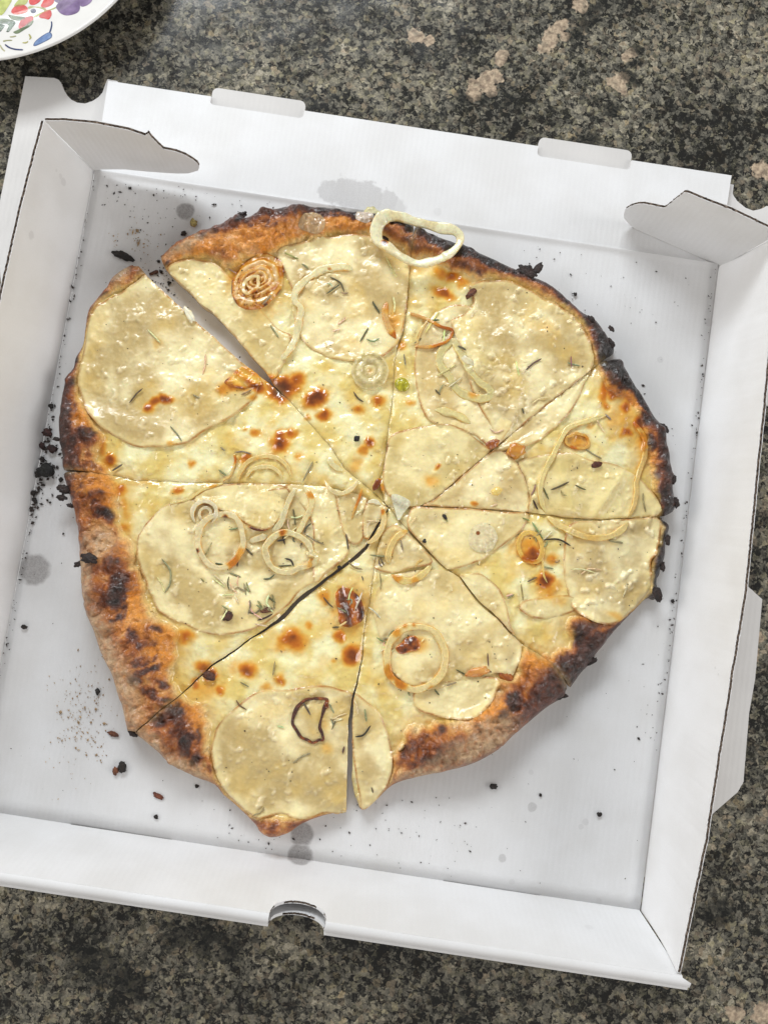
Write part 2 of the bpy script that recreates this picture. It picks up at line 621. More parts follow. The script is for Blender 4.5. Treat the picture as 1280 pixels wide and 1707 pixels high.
# floor: its back fold is a soft roll towards the folded-out back panel
def build_floor():
    nx, ny = 60, 60
    xs = np.linspace(-hb + .0004, hb - .0004, nx)
    ys = np.r_[np.linspace(-hb + .0004, hb - .008, ny - 16), np.linspace(hb - .0075, hb, 16)]
    X, Y = np.meshgrid(xs, ys)
    Z = FZ + .0006 * fbm(X, Y, .12, 2, 5) + .0012 * np.exp(-((Y - hb) / .0022) ** 2)
    Z -= .0006 * fbm(np.array([0.]), np.array([0.]), .12, 2, 5)
    V = np.stack([X, Y, Z], -1).reshape(-1, 3)
    I = np.arange(nx * ny).reshape(ny, nx)
    q = np.stack([I[:-1, :-1], I[:-1, 1:], I[1:, 1:], I[1:, :-1]], -1).reshape(-1, 4)
    V2 = V.copy()
    V2[:, 2] -= .0022
    nn = nx * ny
    edge = np.concatenate([I[0, :], I[1:, -1], I[-1, ::-1][1:], I[::-1, 0][1:]])
    s = np.stack([edge[:-1], edge[1:], edge[1:] + nn, edge[:-1] + nn], 1)[:, ::-1]
    me = mesh_np('floor_panel', np.vstack([V, V2]), [q, q[:, ::-1] + nn, s], smooth=False)
    me.polygons.foreach_set('use_smooth', [True] * len(q) + [False] * (len(q) + len(s)))
    link('floor_panel', me, M_CARD, BOX)


build_floor()


def curved_wall(name, bot, top, out, bulge):
    """side wall: inner face between two curves, outer face one thickness further out"""
    n = len(bot)
    M = 9
    t = np.linspace(0, 1, M)
    mb = MB()
    inner = np.stack([bot + (top - bot) * k + np.asarray(out) * (bulge * math.sin(math.pi * k))[:, None] if np.ndim(bulge) else
                      bot + (top - bot) * k + np.asarray(out) * bulge * math.sin(math.pi * k) for k in t], 0)
    outer = inner + np.asarray(out) * TH
    F = [(a * n + i, a * n + i + 1, (a + 1) * n + i + 1, (a + 1) * n + i) for a in range(M - 1) for i in range(n - 1)]
    flip = out[0] > 0
    mb.add(inner.reshape(-1, 3), F if not flip else F, 0)
    mb.add(outer.reshape(-1, 3), [f[::-1] for f in F], 0)
    rim(mb, inner[-1], outer[-1], np.array([0, 0, 1.]))
    for e in (0, n - 1):
        mb.add(np.vstack([inner[:, e], outer[:, e]]), [(j, j + 1, M + j + 1, M + j) for j in range(M - 1)], 0)
    mb.add(np.vstack([inner[0], outer[0]]), [(j, j + 1, n + j + 1, n + j) for j in range(n - 1)], 0)
    o = mb.build(name, [M_CARD, M_KRAFT], BOX)
    o.data.polygons.foreach_set('use_smooth', [m == 0 for m in mb.m])
    return o


ny = 420
ylin = np.linspace(hb, -hb, ny)
# left wall
ty = np.array([.1629, .1479, .1205, .0865, .02, -.05, -.10, -.172])
tx = np.array([-.1717, -.1728, -.1743, -.1752, -.1762, -.1758, -.1745, -.171])
yt = np.linspace(.1629, -.1705, ny)
top = np.stack([np.interp(yt, ty[::-1], tx[::-1]), yt, np.full(ny, FZ + H)], 1)
top[:, 0] += .0002 * fbm(yt, yt * 0, .006, 3, 8)
bot = np.stack([np.full(ny, -hb - .0003), ylin, np.full(ny, FZ - .001)], 1)
curved_wall('side_wall', bot, top, np.array([-1., 0, 0]), .0010)
# right wall
ty = np.array([.1623, .1033, .0357, -.0051, -.0391, -.0768, -.1140, -.1710])
tx = np.array([.1743, .1746, .1755, .1760, .1743, .1726, .1711, .1658])
yt = np.linspace(.1623, -.1712, ny)
top = np.stack([np.interp(yt, ty[::-1], tx[::-1]), yt, np.full(ny, FZ + H)], 1)
top[:, 0] += .0004 * fbm(yt, yt * 0, .012, 4, 9)
bot = np.stack([np.full(ny, hb + .0003), ylin, np.full(ny, FZ - .001)], 1)
curved_wall('side_wall', bot, top, np.array([1., 0, 0]), .0012)


# corner tabs standing on the fold at the back ends of the side walls
def tab(px, ft, fb, mid, hm):
    A, B, C = un(ft, H), un(fb, 0), un(mid, hm)
    nr = np.cross(B - A, C - A)
    out = []
    for p in px:
        d = ray(p)
        out.append(CAMC + d * ((A - CAMC) @ nr) / (d @ nr))
    return np.array(out)


pl = tab([(75, 201.5), (107, 201.5), (157.5, 206), (214, 217), (243, 227), (247.5, 222.6), (258, 235), (273, 249), (284, 251), (295, 253.6),
          (309, 259), (320.6, 266), (329, 272), (332.7, 278), (330.5, 284.5), (315, 289), (300, 289.5), (281, 288.7), (245, 286), (208, 282.5), (169, 282.5), (157, 285)],
         (75, 201.5), (157, 285), (214, 217), H)
sheet('corner_tab', pl, open_edges=range(0, 15))
pr = tab([(1201, 444.5), (1151, 422.7), (1100, 400), (1059, 382), (1050, 376), (1044, 369), (1040, 364), (1039, 358), (1041.6, 349), (1052.5, 343), (1062, 340.5), (1072, 340),
          (1092, 344), (1105, 347), (1111, 344), (1138, 322), (1144, 321), (1175, 334), (1219, 350.5), (1280, 380), (1298, 389)],
         (1299, 389.5), (1201, 444.5), (1144, 321), H)
sheet('corner_tab', pr, open_edges=range(1, 20))


# back panel, folded out nearly flat, and the lid folded right under the box
def lvl(px, h):
    return np.array([un(p, h) for p in px])


BPH = -.0012


def back_panel():
    far = .2150
    nx, nyb = 90, 12
    pts = [(-.1655, hb), (.1655, hb)]
    zf = lambda y: FZ - .0002 + (BPH) * (y - hb) / (far - hb)
    sl = [un(p, BPH) for p in [(350, 172), (355, 146), (507, 169), (505, 199)]]
    sr = [un(p, BPH) for p in [(895, 258), (901, 232), (1053, 256), (1050, 285)]]

    def notch(s):
        x0, x1 = s[0][0], s[3][0]
        yb = .5 * (s[0][1] + s[3][1])
        r = .0022
        o = [(x0, far)]
        for a in np.linspace(math.pi, 1.5 * math.pi, 5):
            o.append((x0 + r + r * math.cos(a), yb + r + r * math.sin(a)))
        for a in np.linspace(1.5 * math.pi, 2 * math.pi, 5):
            o.append((x1 - r + r * math.cos(a), yb + r + r * math.sin(a)))
        o.append((x1, far))
        return o, (x0, x1, yb)
    nl, bl = notch(sl)
    nr_, br = notch(sr)
    left_x = un((180, 137), BPH)[0]
    right_x = un((1218, 300), BPH)[0]
    out = [(-hb, hb + .0006), (hb, hb + .0006), (right_x, far)] + nr_[::-1] + nl[::-1] + [(left_x, far)]
    P = [(x, y, zf(y)) for x, y in out]
    sheet('back_panel', P, open_edges=[1, len(out) - 1])
    return bl, br


bl, br = back_panel()
LZ = .0019        # upper face of the lid lying on the counter


def arc(cx, cy, r, a0, a1, n=10):
    return [(cx + r * math.cos(a), cy + r * math.sin(a)) for a in np.linspace(a0, a1, n)]


def lid():
    y1 = .2120
    main = [(-.170, -.15), (.170, -.15), (.170, y1), (-.170, y1)]
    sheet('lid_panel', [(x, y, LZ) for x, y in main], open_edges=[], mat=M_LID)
    for x0, x1, yb in (bl, br):                                    # locking tabs standing out past the fold
        r = .003
        yo = .2205
        P = [(x0, y1 - .012)] + [(x1, y1 - .012)] + arc(x1 - r, yo - r, r, 0, math.pi / 2, 5) + arc(x0 + r, yo - r, r, math.pi / 2, math.pi, 5)
        P = [(x, y, LZ + .0006 + .002 * (y - y1 + .012) / .02) for x, y in P]
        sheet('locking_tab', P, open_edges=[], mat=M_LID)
    z = LZ - FZ
    # left flap with the half-moon corner
    L = [(43.6, 128), (76, 130), (92, 131), (99, 134), (103, 139), (107, 149.5), (113, 160), (120, 167), (130, 172), (143, 173.5), (155, 169.5), (165, 163), (172, 155), (176, 143),
         (180, 133), (197, 136), (192, 300), (60, 480), (8, 473), (3, 471), (-40, 395)]
    P = lvl(L, z)
    P[-1] = [-.2127, .13, LZ + FZ - FZ]
    P[:, 2] = LZ + .0005
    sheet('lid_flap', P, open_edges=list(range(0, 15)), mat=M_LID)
    R = [(1219, 322), (1222, 328), (1227.5, 336), (1241, 347), (1254, 352), (1267, 349), (1277, 344)]
    P = [tuple(un(p, z)[:2]) for p in R] + [(.1975, .2010), (.1985, .2080), (.2126, .2085), (.2126, .12), (.2055, .0955), (.170, .0955), (.150, .2)]
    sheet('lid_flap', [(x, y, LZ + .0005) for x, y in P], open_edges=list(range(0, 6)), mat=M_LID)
    T = [un(p, z) for p in [(1241, 974), (1269, 999), (1257, 1132), (1247, 1189), (1237.6, 1303), (1228, 1320), (1182, 1360)]]
    P = [tuple(t[:2]) for t in T] + [(.165, -.1161), (.165, .01)]
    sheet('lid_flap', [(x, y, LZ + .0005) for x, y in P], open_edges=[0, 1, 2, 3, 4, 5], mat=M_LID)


lid()


# front wall: a double wall rolled over, thumb notch cut through both layers
def front_wall():
    x0, x1 = -hb + .0005, hb - .0008
    zi, zt = FZ - .0008, FZ + H
    yi0, yi1 = -hb + .0006, -.1722
    yo1 = -.1774
    xa = un((446, 1543), H)[0]
    xb = un((540, 1558), H)[0]
    xc, r = .5 * (xa + xb), .5 * (xb - xa)
    zn = .0118
    # inner layer: slots along the fold where the hidden tongues go through
    s1 = (un((115, 1378), 0)[0], un((290, 1403), 0)[0])
    s2 = (un((735, 1471), 0)[0], un((902, 1498), 0)[0])
    nrm = np.array([0, zt - zi, -(yi1 - yi0)])

    def P(x, v):
        return np.array([x, yi0 + (yi1 - yi0) * v, zi + (zt - zi) * v])
    out = [(x0, 0)]
    for a, c in (s1, s2):
        out += [(a, 0), (a + .001, .022), (c - .001, .022), (c, 0)]
    out += [(x1, 0), (x1 + .0040, 1)]
    k = r / 1.0
    nt_ = []
    for a in np.linspace(0, math.pi, 21):
        nt_.append((xc + r * math.cos(a), 1 - (zn / (zt - zi)) * math.sin(a) ** .8))
    out += nt_
    out += [(x0 - .003, 1)]
    ni = len(out)
    sheet('front_panel', [P(x, v) for x, v in out], th=.0014, open_edges=list(range(11, 11 + 21)))
    # crest of the roll, in two lengths either side of the notch
    for xs, xe in ((x0 - .003, xa), (xb, x1 + .0078)):
        n = 60
        xx = np.linspace(xs, xe, n)
        mb = MB()
        prof = [(yi1, zt - .0001), (yi1 - .0006, zt + .0005), (yi1 - .0022, zt + .0008), (yo1 + .0018, zt + .0002), (yo1 + .0005, zt - .0005), (yo1, zt - .0016), (yo1 + .001, zt - .004)]
        rows = []
        for j, (y, z) in enumerate(prof):
            xq = xx.copy()
            if xe > .1 and j < 2:
                xq = np.linspace(xs, xe - .0038, n)
            rows.append(np.stack([xq, y + .0003 * fbm(xx, xx * 0 + j * .0005, .05, 2, 21), np.full(n, z) + .0003 * fbm(xx, xx * 0, .07, 2, 22)], 1))
        F = [(a * n + i, (a + 1) * n + i, (a + 1) * n + i + 1, a * n + i + 1) for a in range(len(prof) - 1) for i in range(n - 1)]
        mb.add(np.concatenate(rows), F)
        o = mb.build('front_crest', [M_CARD, M_KRAFT], BOX, smooth=True)
    # outer layer
    yb = -.1705

    def Q(x, v):
        return np.array([x, yb + (yo1 - yb) * v, .0022 + (zt - .002 - .0022) * v])
    out = [(x1 + .002, 0), (x0, 0), (x0 - .003, 1)]
    nt2 = []
    for a in np.linspace(math.pi, 0, 21):
        nt2.append((xc + r * math.cos(a), 1 - (zn * .92 / (zt - zi)) * math.sin(a) ** .8))
    out += nt2 + [(x1 + .0078, 1)]
    sheet('front_panel', [Q(x, v) for x, v in out], th=.0014, open_edges=list(range(3, 3 + 20)))


front_wall()

# ------------------------------------------------------------------ pizza: shared relief and browning computed on one raster
HP = .009
C0 = (648, 845)
RIM = [
    [(267, 425), (280, 412), (300, 400), (330, 384), (360, 374), (390, 361), (402, 354), (413, 362), (433, 350), (460, 346), (489, 342.5), (540, 342.5), (590, 349), (625, 352), (660, 360), (690, 371)],
    [(693, 373), (727, 391), (760, 402), (775, 407), (812, 424), (857, 444), (907, 466), (936, 486), (966, 514), (997, 534), (1015, 561), (1027, 582), (1013, 594)],
    [(1012, 600), (1032, 595.6), (1044, 612), (1060, 640), (1072, 657), (1094, 694), (1108, 707), (1112, 716), (1114, 739), (1120, 767), (1127, 795), (1124, 806), (1128, 837), (1126, 852), (1112, 859)],
    [(1106, 865), (1118, 876), (1113, 901), (1111, 924), (1106, 941), (1103, 952), (1097, 969), (1101, 988), (1096, 1000), (1082, 998), (1065, 1014), (1040, 1039), (1020, 1061), (993, 1095), (993, 1107), (978, 1115), (953, 1148)],
    [(946, 1151), (940, 1165), (917, 1179), (892, 1199), (852, 1232), (830, 1253), (790, 1275), (740, 1289), (684, 1301), (652, 1314), (625, 1340), (603, 1355), (592, 1333)],
    [(577, 1356), (539, 1363), (502, 1377), (480, 1392), (452, 1399), (432, 1391), (424, 1378), (396, 1350), (370, 1328), (356, 1311), (328, 1300), (299, 1286), (274, 1269), (251, 1247), (229, 1230), (212, 1222)],
    [(211, 1219), (206, 1200), (199, 1171), (187, 1134), (175, 1109), (164, 1086), (153, 1052), (141, 1019), (134, 982), (132, 948), (130, 910), (127, 879), (120, 848), (113, 826), (106, 799), (106, 789)],
    [(105, 783), (102, 758), (98, 736), (97, 710), (99, 682), (102, 656), (108, 629), (119, 612), (124, 591), (136, 573), (140, 539), (147, 511), (172, 480), (184, 461), (200, 447), (215, 438)],
]
A8 = [(625, 822), (599, 800), (574, 780), (554, 747), (512, 700), (481, 665), (453, 641), (440, 630), (427, 621), (397, 598), (364, 567), (330, 537), (302, 511), (268, 480), (250, 463), (236, 449), (226, 440)]
A1 = [(625, 822), (599, 800), (574, 780), (554, 747), (512, 700), (481, 665), (455, 640), (444, 621), (416, 590), (391, 559), (362, 528), (348, 514), (330, 503), (313, 483), (293, 466), (275, 447)]
CH = [(640, 835), (635, 795), (641, 772), (648, 713), (652, 682), (655, 657), (658, 601), (664, 573), (674, 545), (680, 489), (683, 441), (687, 410)]
CG = [(694, 845), (722, 834), (758, 803), (817, 752), (829, 744), (885, 696), (952, 643), (983, 618), (1000, 604)]
CF = [(697, 843), (761, 845), (817, 848), (885, 854), (952, 863), (1000, 866), (1040, 864), (1104, 861)]
CE = [(671, 873), (691, 893), (716, 921), (742, 947), (768, 962), (796, 999), (830, 1030), (855, 1058), (872, 1075), (897, 1089), (917, 1103), (933, 1125)]
D5 = [(632, 905), (622, 960), (616, 1010), (607, 1050), (604, 1097), (596, 1140), (589, 1165), (587, 1215), (587, 1260), (586, 1300)]
D6 = [(632, 905), (622, 960), (616, 1010), (607, 1050), (603, 1097), (594, 1140), (587, 1162), (581, 1200), (580, 1240), (578, 1290)]
C6 = [(630, 880), (612, 914), (597, 929), (577, 943), (528, 980), (497, 1006), (470, 1035), (420, 1064), (375, 1098), (352, 1112), (322, 1140), (300, 1160), (278, 1178), (254, 1199), (230, 1220)]
C7 = [(627, 876), (609, 910), (591, 926), (549, 959), (504, 991), (484, 1010), (459, 1036), (420, 1062), (374, 1095.5), (350.5, 1110.5), (321, 1138.5), (299, 1159.5), (277.5, 1177.5), (253.5, 1198), (229, 1218.5)]
CB = [(640, 842), (600, 825), (545, 810), (480, 806), (430, 805), (375, 804), (313, 803), (268, 801), (223, 800), (195, 793), (155, 788)]
EDGES = [(A1, CH), (CH, CG), (CG, CF), (CF, CE), (CE, D5), (D6, C6), (C7, CB), (CB, A8)]


def slice_poly(k):
    a, b = EDGES[k]
    rimw = unl(RIM[k], .006)
    rimw = resample(catmull(rimw, False, .001), .0012)
    rough = (.0002, .0004, .0007, .0007, .0003, .00025, .0002, .0003)[k]
    t = np.gradient(rimw, axis=0)
    t /= np.linalg.norm(t, axis=1)[:, None] + 1e-9
    nn = np.stack([t[:, 1], -t[:, 0]], 1)
    s = np.arange(len(rimw)) * 1.2
    jag = perlin(s / 2.6 + k * 31, s * 0 + .5, 3) + .8 * perlin(s / 7. + k * 11, s * 0 + .3, 5)
    env = np.clip(np.minimum(s, s[::-1]) / 4, 0, 1)
    rimw = rimw + nn * (jag * env * rough)[:, None]
    c0 = unl([C0], HP)
    ca = resample(unl([C0] + a, HP), .001)
    cb = resample(unl([C0] + b, HP), .001)
    w = lambda P, sd: P + nrm_lat(P) * (sd + .0005 * fbm(P[:, 0], P[:, 1], .007, 3, 61)[:, None]) * np.clip(np.arange(len(P))[:, None] / 3, 0, 1)
    ca = w(ca, -.00005)
    cb = w(cb, .00005)
    return np.vstack([ca, rimw, cb[::-1][:-1]])


def nrm_lat(P):
    t = np.gradient(P, axis=0)
    t /= np.linalg.norm(t, axis=1)[:, None] + 1e-9
    return np.stack([-t[:, 1], t[:, 0]], 1)


POLY = [slice_poly(k) for k in range(8)]
OUTLINE = np.vstack([resample(catmull(unl(r, .006), False, .001), .002) for r in RIM])
INNER_PX = [
    (276, 447), (300, 432), (330, 428), (360, 432), (385, 440), (410, 426), (440, 425), (465, 412), (495, 400), (535, 390), (575, 384), (610, 383), (640, 395), (665, 408), (685, 428),
    (705, 428), (725, 432), (750, 444), (775, 452), (800, 460), (840, 461), (880, 475), (930, 502), (970, 535), (985, 565), (992, 603),
    (1003, 618), (1010, 632), (1016, 650), (1040, 655), (1060, 680), (1072, 705), (1076, 735), (1080, 760), (1090, 785), (1092, 815), (1098, 845), (1102, 862),
    (1104, 880), (1103, 900), (1088, 932), (1088, 985), (1060, 1015), (1020, 1038), (985, 1030), (960, 1027), (948, 1040), (948, 1060), (943, 1080), (920, 1090), (897, 1087), (876, 1077),
    (868, 1105), (856, 1130), (838, 1137), (822, 1165), (800, 1185), (760, 1195), (725, 1202), (700, 1206), (680, 1217), (665, 1240), (655, 1260), (652, 1282), (646, 1312), (604, 1350),
    (577, 1354), (540, 1358), (515, 1364), (490, 1366), (465, 1362), (440, 1364), (424, 1366), (396, 1345), (373, 1323), (357, 1290), (352, 1250), (347, 1215), (341, 1195), (331, 1175), (315, 1162), (301, 1156),
    (290, 1140), (286, 1125), (288, 1100), (290, 1075), (298, 1052), (280, 1040), (258, 1027), (245, 1002), (235, 975), (228, 955), (222, 925), (216, 905), (203, 890), (197, 870), (200, 842), (196, 818), (190, 800),
    (186, 790), (166, 775), (161, 755), (164, 740), (172, 725), (150, 700), (135, 675), (127, 645), (131, 600), (142, 545), (160, 502), (185, 484), (210, 478), (233, 458)]
INNER = resample(catmull(unl(INNER_PX, .0105), True, .002), .0025, True)
RES = .0005
X0, Y0, NX, NY = -.168, -.172, 672, 700
gx = X0 + np.arange(NX) * RES
gy = Y0 + np.arange(NY) * RES
GX, GY = np.meshgrid(gx, gy)
gp = np.stack([GX.ravel(), GY.ravel()], 1)
d_out = sdf(gp, OUTLINE)[0].reshape(NY, NX)
d_in = -sdf(gp, INNER)[0].reshape(NY, NX)             # + outside the cheese
d_in = d_in + (.0034 * fbm(GX, GY, .0105, 2, 46) + .0014 * fbm(GX, GY, .0042, 2, 47)) * sst(.004, .014, d_out)
crust_m = d_in > 0
do = np.clip(d_out, 0, None)
di = np.clip(d_in, 0, None)
WID = do + di + 1e-9
T = np.where(crust_m, do / WID, 1.0)                    # 0 outer edge .. 1 cheese line
cx, cy = un(C0, HP)[:2]
ang = np.degrees(np.arctan2(GY - cy, GX - cx))          # + is towards the back

# base relief, metres above the box floor
lump = fbm(GX, GY, .020, 3, 31)
HB = .0072 + .0018 * fbm(GX, GY, .045, 2, 33) + .0014 * lump + .0009 * fbm(GX, GY, .0066, 3, 35) + .0008 * (.4 - np.abs(fbm(GX, GY, .012, 2, 34)))
HB = HB + .0004 * sst(.1, .5, fbm(GX, GY, .0035, 2, 36))
amp = np.clip(.28 * WID, .0008, .0090) * (1 + .55 * fbm(GX, GY, .022, 2, 37))
prof = np.clip(1 - np.abs(2 * np.clip(T, 0, 1) - 1) ** 3.2, 0, 1) ** .75
HB = np.where(crust_m, HB + amp * prof + (.0010 * fbm(GX, GY, .0042, 3, 38) + .0005 * fbm(GX, GY, .0017, 2, 39)) * np.clip(do / .004, 0, 1), HB)
bub = sst(-.05, .55, fbm(GX, GY, .0135, 3, 44))
bub2 = sst(.05, .5, fbm(GX, GY, .0062, 2, 45))
HB = HB + np.where(crust_m, (.0044 * bub + .0020 * bub2) * prof * np.clip(WID / .02, 0, 1), 0)
edge = np.clip(do / .0055, 0, 1)
HB = .0012 + (HB - .0012) * np.sqrt(1 - (1 - edge) ** 2 + 1e-9)


def px_map(h):
    """pixel coordinates of every raster point (used only to look up where the browning marks sit)"""
    P = np.stack([GX, GY, np.full_like(GX, FZ) + h], -1) - CAMC
    c = P @ CAMR.T
    return 640 + FPX * c[..., 0] / c[..., 2], 853.5 + FPX * c[..., 1] / c[..., 2]


PXX, PYY = px_map(HB)
warp = 7.0
WXX = PXX + warp * fbm(GX, GY, .006, 3, 41) * 1.6
WYY = PYY + warp * fbm(GX, GY, .006, 3, 42) * 1.6


def spots(L, soft=.55, warp=7.0):
    WXX = PXX + warp * fbm(GX, GY, .007, 3, 41) * 1.6
    WYY = PYY + warp * fbm(GX, GY, .007, 3, 42) * 1.6
    b = np.zeros_like(GX)
    for (x, y, rx, ry, a, k) in L:
        ca, sa = math.cos(math.radians(a)), math.sin(math.radians(a))
        u = ((WXX - x) * ca + (WYY - y) * sa) / rx
        v = (-(WXX - x) * sa + (WYY - y) * ca) / ry
        r = np.sqrt(u * u + v * v)
        b = np.maximum(b, k * (1 - sst(1 - soft, 1 + soft, r)))
    return b


# browned patches on cheese and toppings: x, y, radius, radius, turn, depth of browning
CH_SPOTS = [(467, 738, 15, 18, 10, .80), (485, 722, 11, 9, 0, .68), (427, 722, 10, 8, 0, .52), (408, 717, 6, 5, 0, .4), (498, 761, 10, 8, 20, .4),
            (409, 764, 12, 8, 0, .6), (527, 664, 23, 14, -28, .86), (541, 691, 12, 9, 0, .72), (512, 696, 7, 6, 0, .45), (599, 682, 11, 9, 0, .58),
            (629, 668, 12, 10, 0, .68), (616, 737, 9, 11, 0, .78), (606, 752, 8, 12, 30, .55), (592, 775, 13, 16, 20, .36), (472, 645, 28, 18, -5, .86), (462, 655, 20, 14, 30, .9), (452, 632, 14, 9, 0, .7),
            (495, 632, 12, 14, 0, .7), (422, 662, 9, 7, 0, .5), (683, 671, 8, 8, 0, .4), (250, 680, 10, 9, 0, .80), (262, 671, 12, 8, -25, .72), (278, 667, 14, 8, 0, .84),
            (184, 766, 13, 11, 40, .74), (172, 745, 8, 22, 12, .5), (180, 772, 16, 12, 30, .5), (320, 771, 7, 7, 0, .5), (296, 818, 10, 8, 0, .6), (286, 740, 8, 5, 0, .4),
            (200, 817, 12, 9, 0, .6), (210, 845, 8, 26, -5, .4), (209, 880, 10, 12, 0, .45), (185, 805, 16, 8, 10, .5), (235, 805, 30, 8, 0, .28),
            (488, 1067, 23, 18, 10, .70), (490, 1064, 12, 9, 0, .78), (470, 1075, 12, 12, 0, .45), (412, 1116, 15, 14, 0, .70), (395, 1112, 22, 18, 0, .3), (587, 1092, 15, 18, 0, .80), (567, 1061, 10, 11, 0, .62), (467, 1134, 9, 10, 0, .62),
            (445, 1145, 13, 7, 0, .4), (515, 1044, 6, 7, 0, .5), (328, 1142, 9, 11, 0, .62), (366, 1149, 9, 9, 0, .6), (350, 1125, 12, 11, 0, .82), (337, 1112, 14, 12, 30, .7), (345, 1145, 40, 22, -30, .34),
            (559, 1100, 6, 5, 0, .4), (308, 1061, 16, 14, 0, .6), (540, 995, 12, 14, 0, .5), (567, 980, 8, 6, 0, .4),
            (907, 969, 15, 13, 0, .82), (915, 982, 26, 20, 0, .42), (888, 926, 17, 15, 30, .78), (880, 912, 24, 22, 0, .45), (919, 932, 10, 10, 0, .5), (930, 1000, 14, 12, 0, .32),
            (1041, 680, 12, 11, 0, .72), (1070, 704, 15, 13, 0, .85), (1044, 721, 11, 10, 0, .66), (1010, 674, 8, 8, 0, .55), (1006, 652, 8, 26, 0, .62), (1040, 700, 38, 32, 0, .36), (1025, 655, 22, 10, 20, .7), (1050, 665, 20, 9, 30, .75),
            (1072, 735, 12, 26, 0, .5), (986, 708, 9, 7, 0, .35), (961, 736, 22, 15, 0, .42), (1091, 763, 8, 7, 0, .5), (1020, 728, 14, 10, 0, .3),
            (740, 490, 20, 9, 25, .72), (753, 461, 16, 10, 0, .7), (735, 455, 14, 10, 0, .5), (770, 470, 14, 8, 20, .55), (690, 500, 10, 8, 0, .2),
            (718, 800, 14, 12, 0, .38), (730, 778, 5, 5, 0, .7), (791, 840, 5, 4, 0, .6), (681, 1075, 18, 11, -15, .62), (697, 1075, 20, 14, 0, .4), (545, 1245, 14, 12, 0, .3), (530, 1222, 20, 10, 0, .2),
            (405, 635, 28, 14, 0, .5), (372, 650, 14, 12, 0, .55), (430, 645, 14, 9, 20, .8), (392, 645, 26, 10, 0, .6), (585, 1015, 36, 44, 10, .45), (583, 1020, 20, 28, 10, .72), (660, 1060, 8, 9, 0, .4),
            (590, 570, 20, 12, 0, .22), (455, 400, 30, 12, -15, .62), (430, 415, 22, 10, -10, .66), (500, 385, 30, 9, -20, .6), (400, 395, 18, 14, 0, .5), (545, 380, 26, 8, -5, .6), (600, 378, 18, 6, 0, .6), (395, 455, 12, 40, 25, .4), (440, 500, 40, 36, 0, .3),
            (540, 1200, 10, 30, 0, .25), (255, 640, 12, 8, 0, .14), (265, 575, 9, 9, 0, .3), (900, 900, 10, 8, 0, .3), (657, 535, 14, 22, 0, .42), (670, 575, 10, 8, 0, .5), (840, 535, 0.1, .1, 0, 0),
            (908, 545, 18, 12, 30, .26), (925, 560, 12, 20, 10, .2), (1060, 1025, 20, 8, -40, .4), (1030, 1030, 24, 7, 20, .35), (800, 945, 40, 6, -20, .22), (860, 905, 30, 8, -45, .3)]
CR_SPOTS = [(195, 985, 24, 48, 12, .93), (188, 945, 22, 22, 0, .78), (178, 855, 26, 17, 25, .92), (160, 840, 16, 12, 0, .7), (148, 722, 36, 20, -15, .86), (120, 740, 20, 30, 0, .84), (112, 690, 14, 34, 0, .82), (140, 775, 40, 12, 0, .7), (195, 1030, 20, 9, -20, .85), (245, 1118, 42, 11, -28, .82),
            (220, 1062, 14, 22, 15, .76), (262, 1050, 26, 9, 12, .78), (240, 1100, 44, 9, -18, .7), (225, 1135, 16, 12, 0, .84), (250, 1155, 30, 10, 22, .8), (282, 1168, 22, 9, 20, .84),
            (293, 1190, 28, 26, 0, .86), (310, 1240, 20, 26, 10, .92), (325, 1265, 12, 24, 15, .82), (265, 1200, 24, 16, 20, .8), (300, 1215, 34, 40, 0, .70), (455, 1385, 28, 16, 0, .58), (490, 1378, 22, 14, -20, .55), (440, 1375, 12, 10, 0, .62),
            (858, 1170, 24, 20, 0, .93), (836, 1190, 16, 14, 0, .8), (737, 1215, 10, 26, 18, .78), (700, 1240, 40, 20, -20, .66), (900, 1160, 34, 26, -30, .8), (925, 1130, 26, 22, 0, .84), (885, 1110, 22, 16, 0, .55), (720, 1262, 60, 24, -12, .70), (800, 1225, 50, 14, -25, .6), (930, 1160, 30, 14, -30, .8),
            (965, 1060, 26, 28, 20, .94), (985, 1085, 26, 30, 30, .86), (940, 1110, 34, 22, -20, .88), (1040, 1045, 40, 18, -40, .76), (1100, 900, 16, 60, 0, .96), (1096, 985, 18, 24, 0, .97), (1088, 960, 14, 40, 0, .95),
            (1050, 620, 34, 40, 40, 1.0), (1030, 625, 20, 22, 0, .92), (1085, 690, 22, 34, 30, .92), (1110, 760, 14, 50, 0, .84), (1115, 830, 22, 44, 0, .94), (1095, 790, 16, 30, 0, .76), (1065, 650, 26, 14, 40, .86), (1085, 735, 14, 18, 0, .9),
            (1005, 565, 20, 30, -30, 1.0), (985, 535, 16, 30, -40, .93), (940, 495, 46, 10, 40, .86), (890, 455, 46, 10, 28, .90), (820, 432, 46, 14, 20, .97), (760, 410, 50, 16, 22, .97), (715, 385, 40, 12, 20, .9), (790, 450, 40, 12, 20, .72),
            (670, 363, 50, 9, 10, .95), (600, 353, 50, 8, 6, .97), (540, 347, 50, 8, 0, .93), (480, 350, 40, 9, -5, .82), (430, 357, 24, 8, -10, .74), (400, 362, 14, 9, -30, .95), (350, 385, 50, 9, -22, .74), (290, 415, 26, 10, -25, .72), (700, 385, 34, 14, 20, .76), (690, 395, 26, 10, 0, .6),
            (200, 455, 26, 9, -45, .76), (165, 480, 20, 8, -50, .7), (125, 600, 8, 30, 15, .86), (135, 560, 8, 30, 10, .72), (118, 640, 14, 30, 15, .78), (215, 450, 12, 10, 0, .66)]
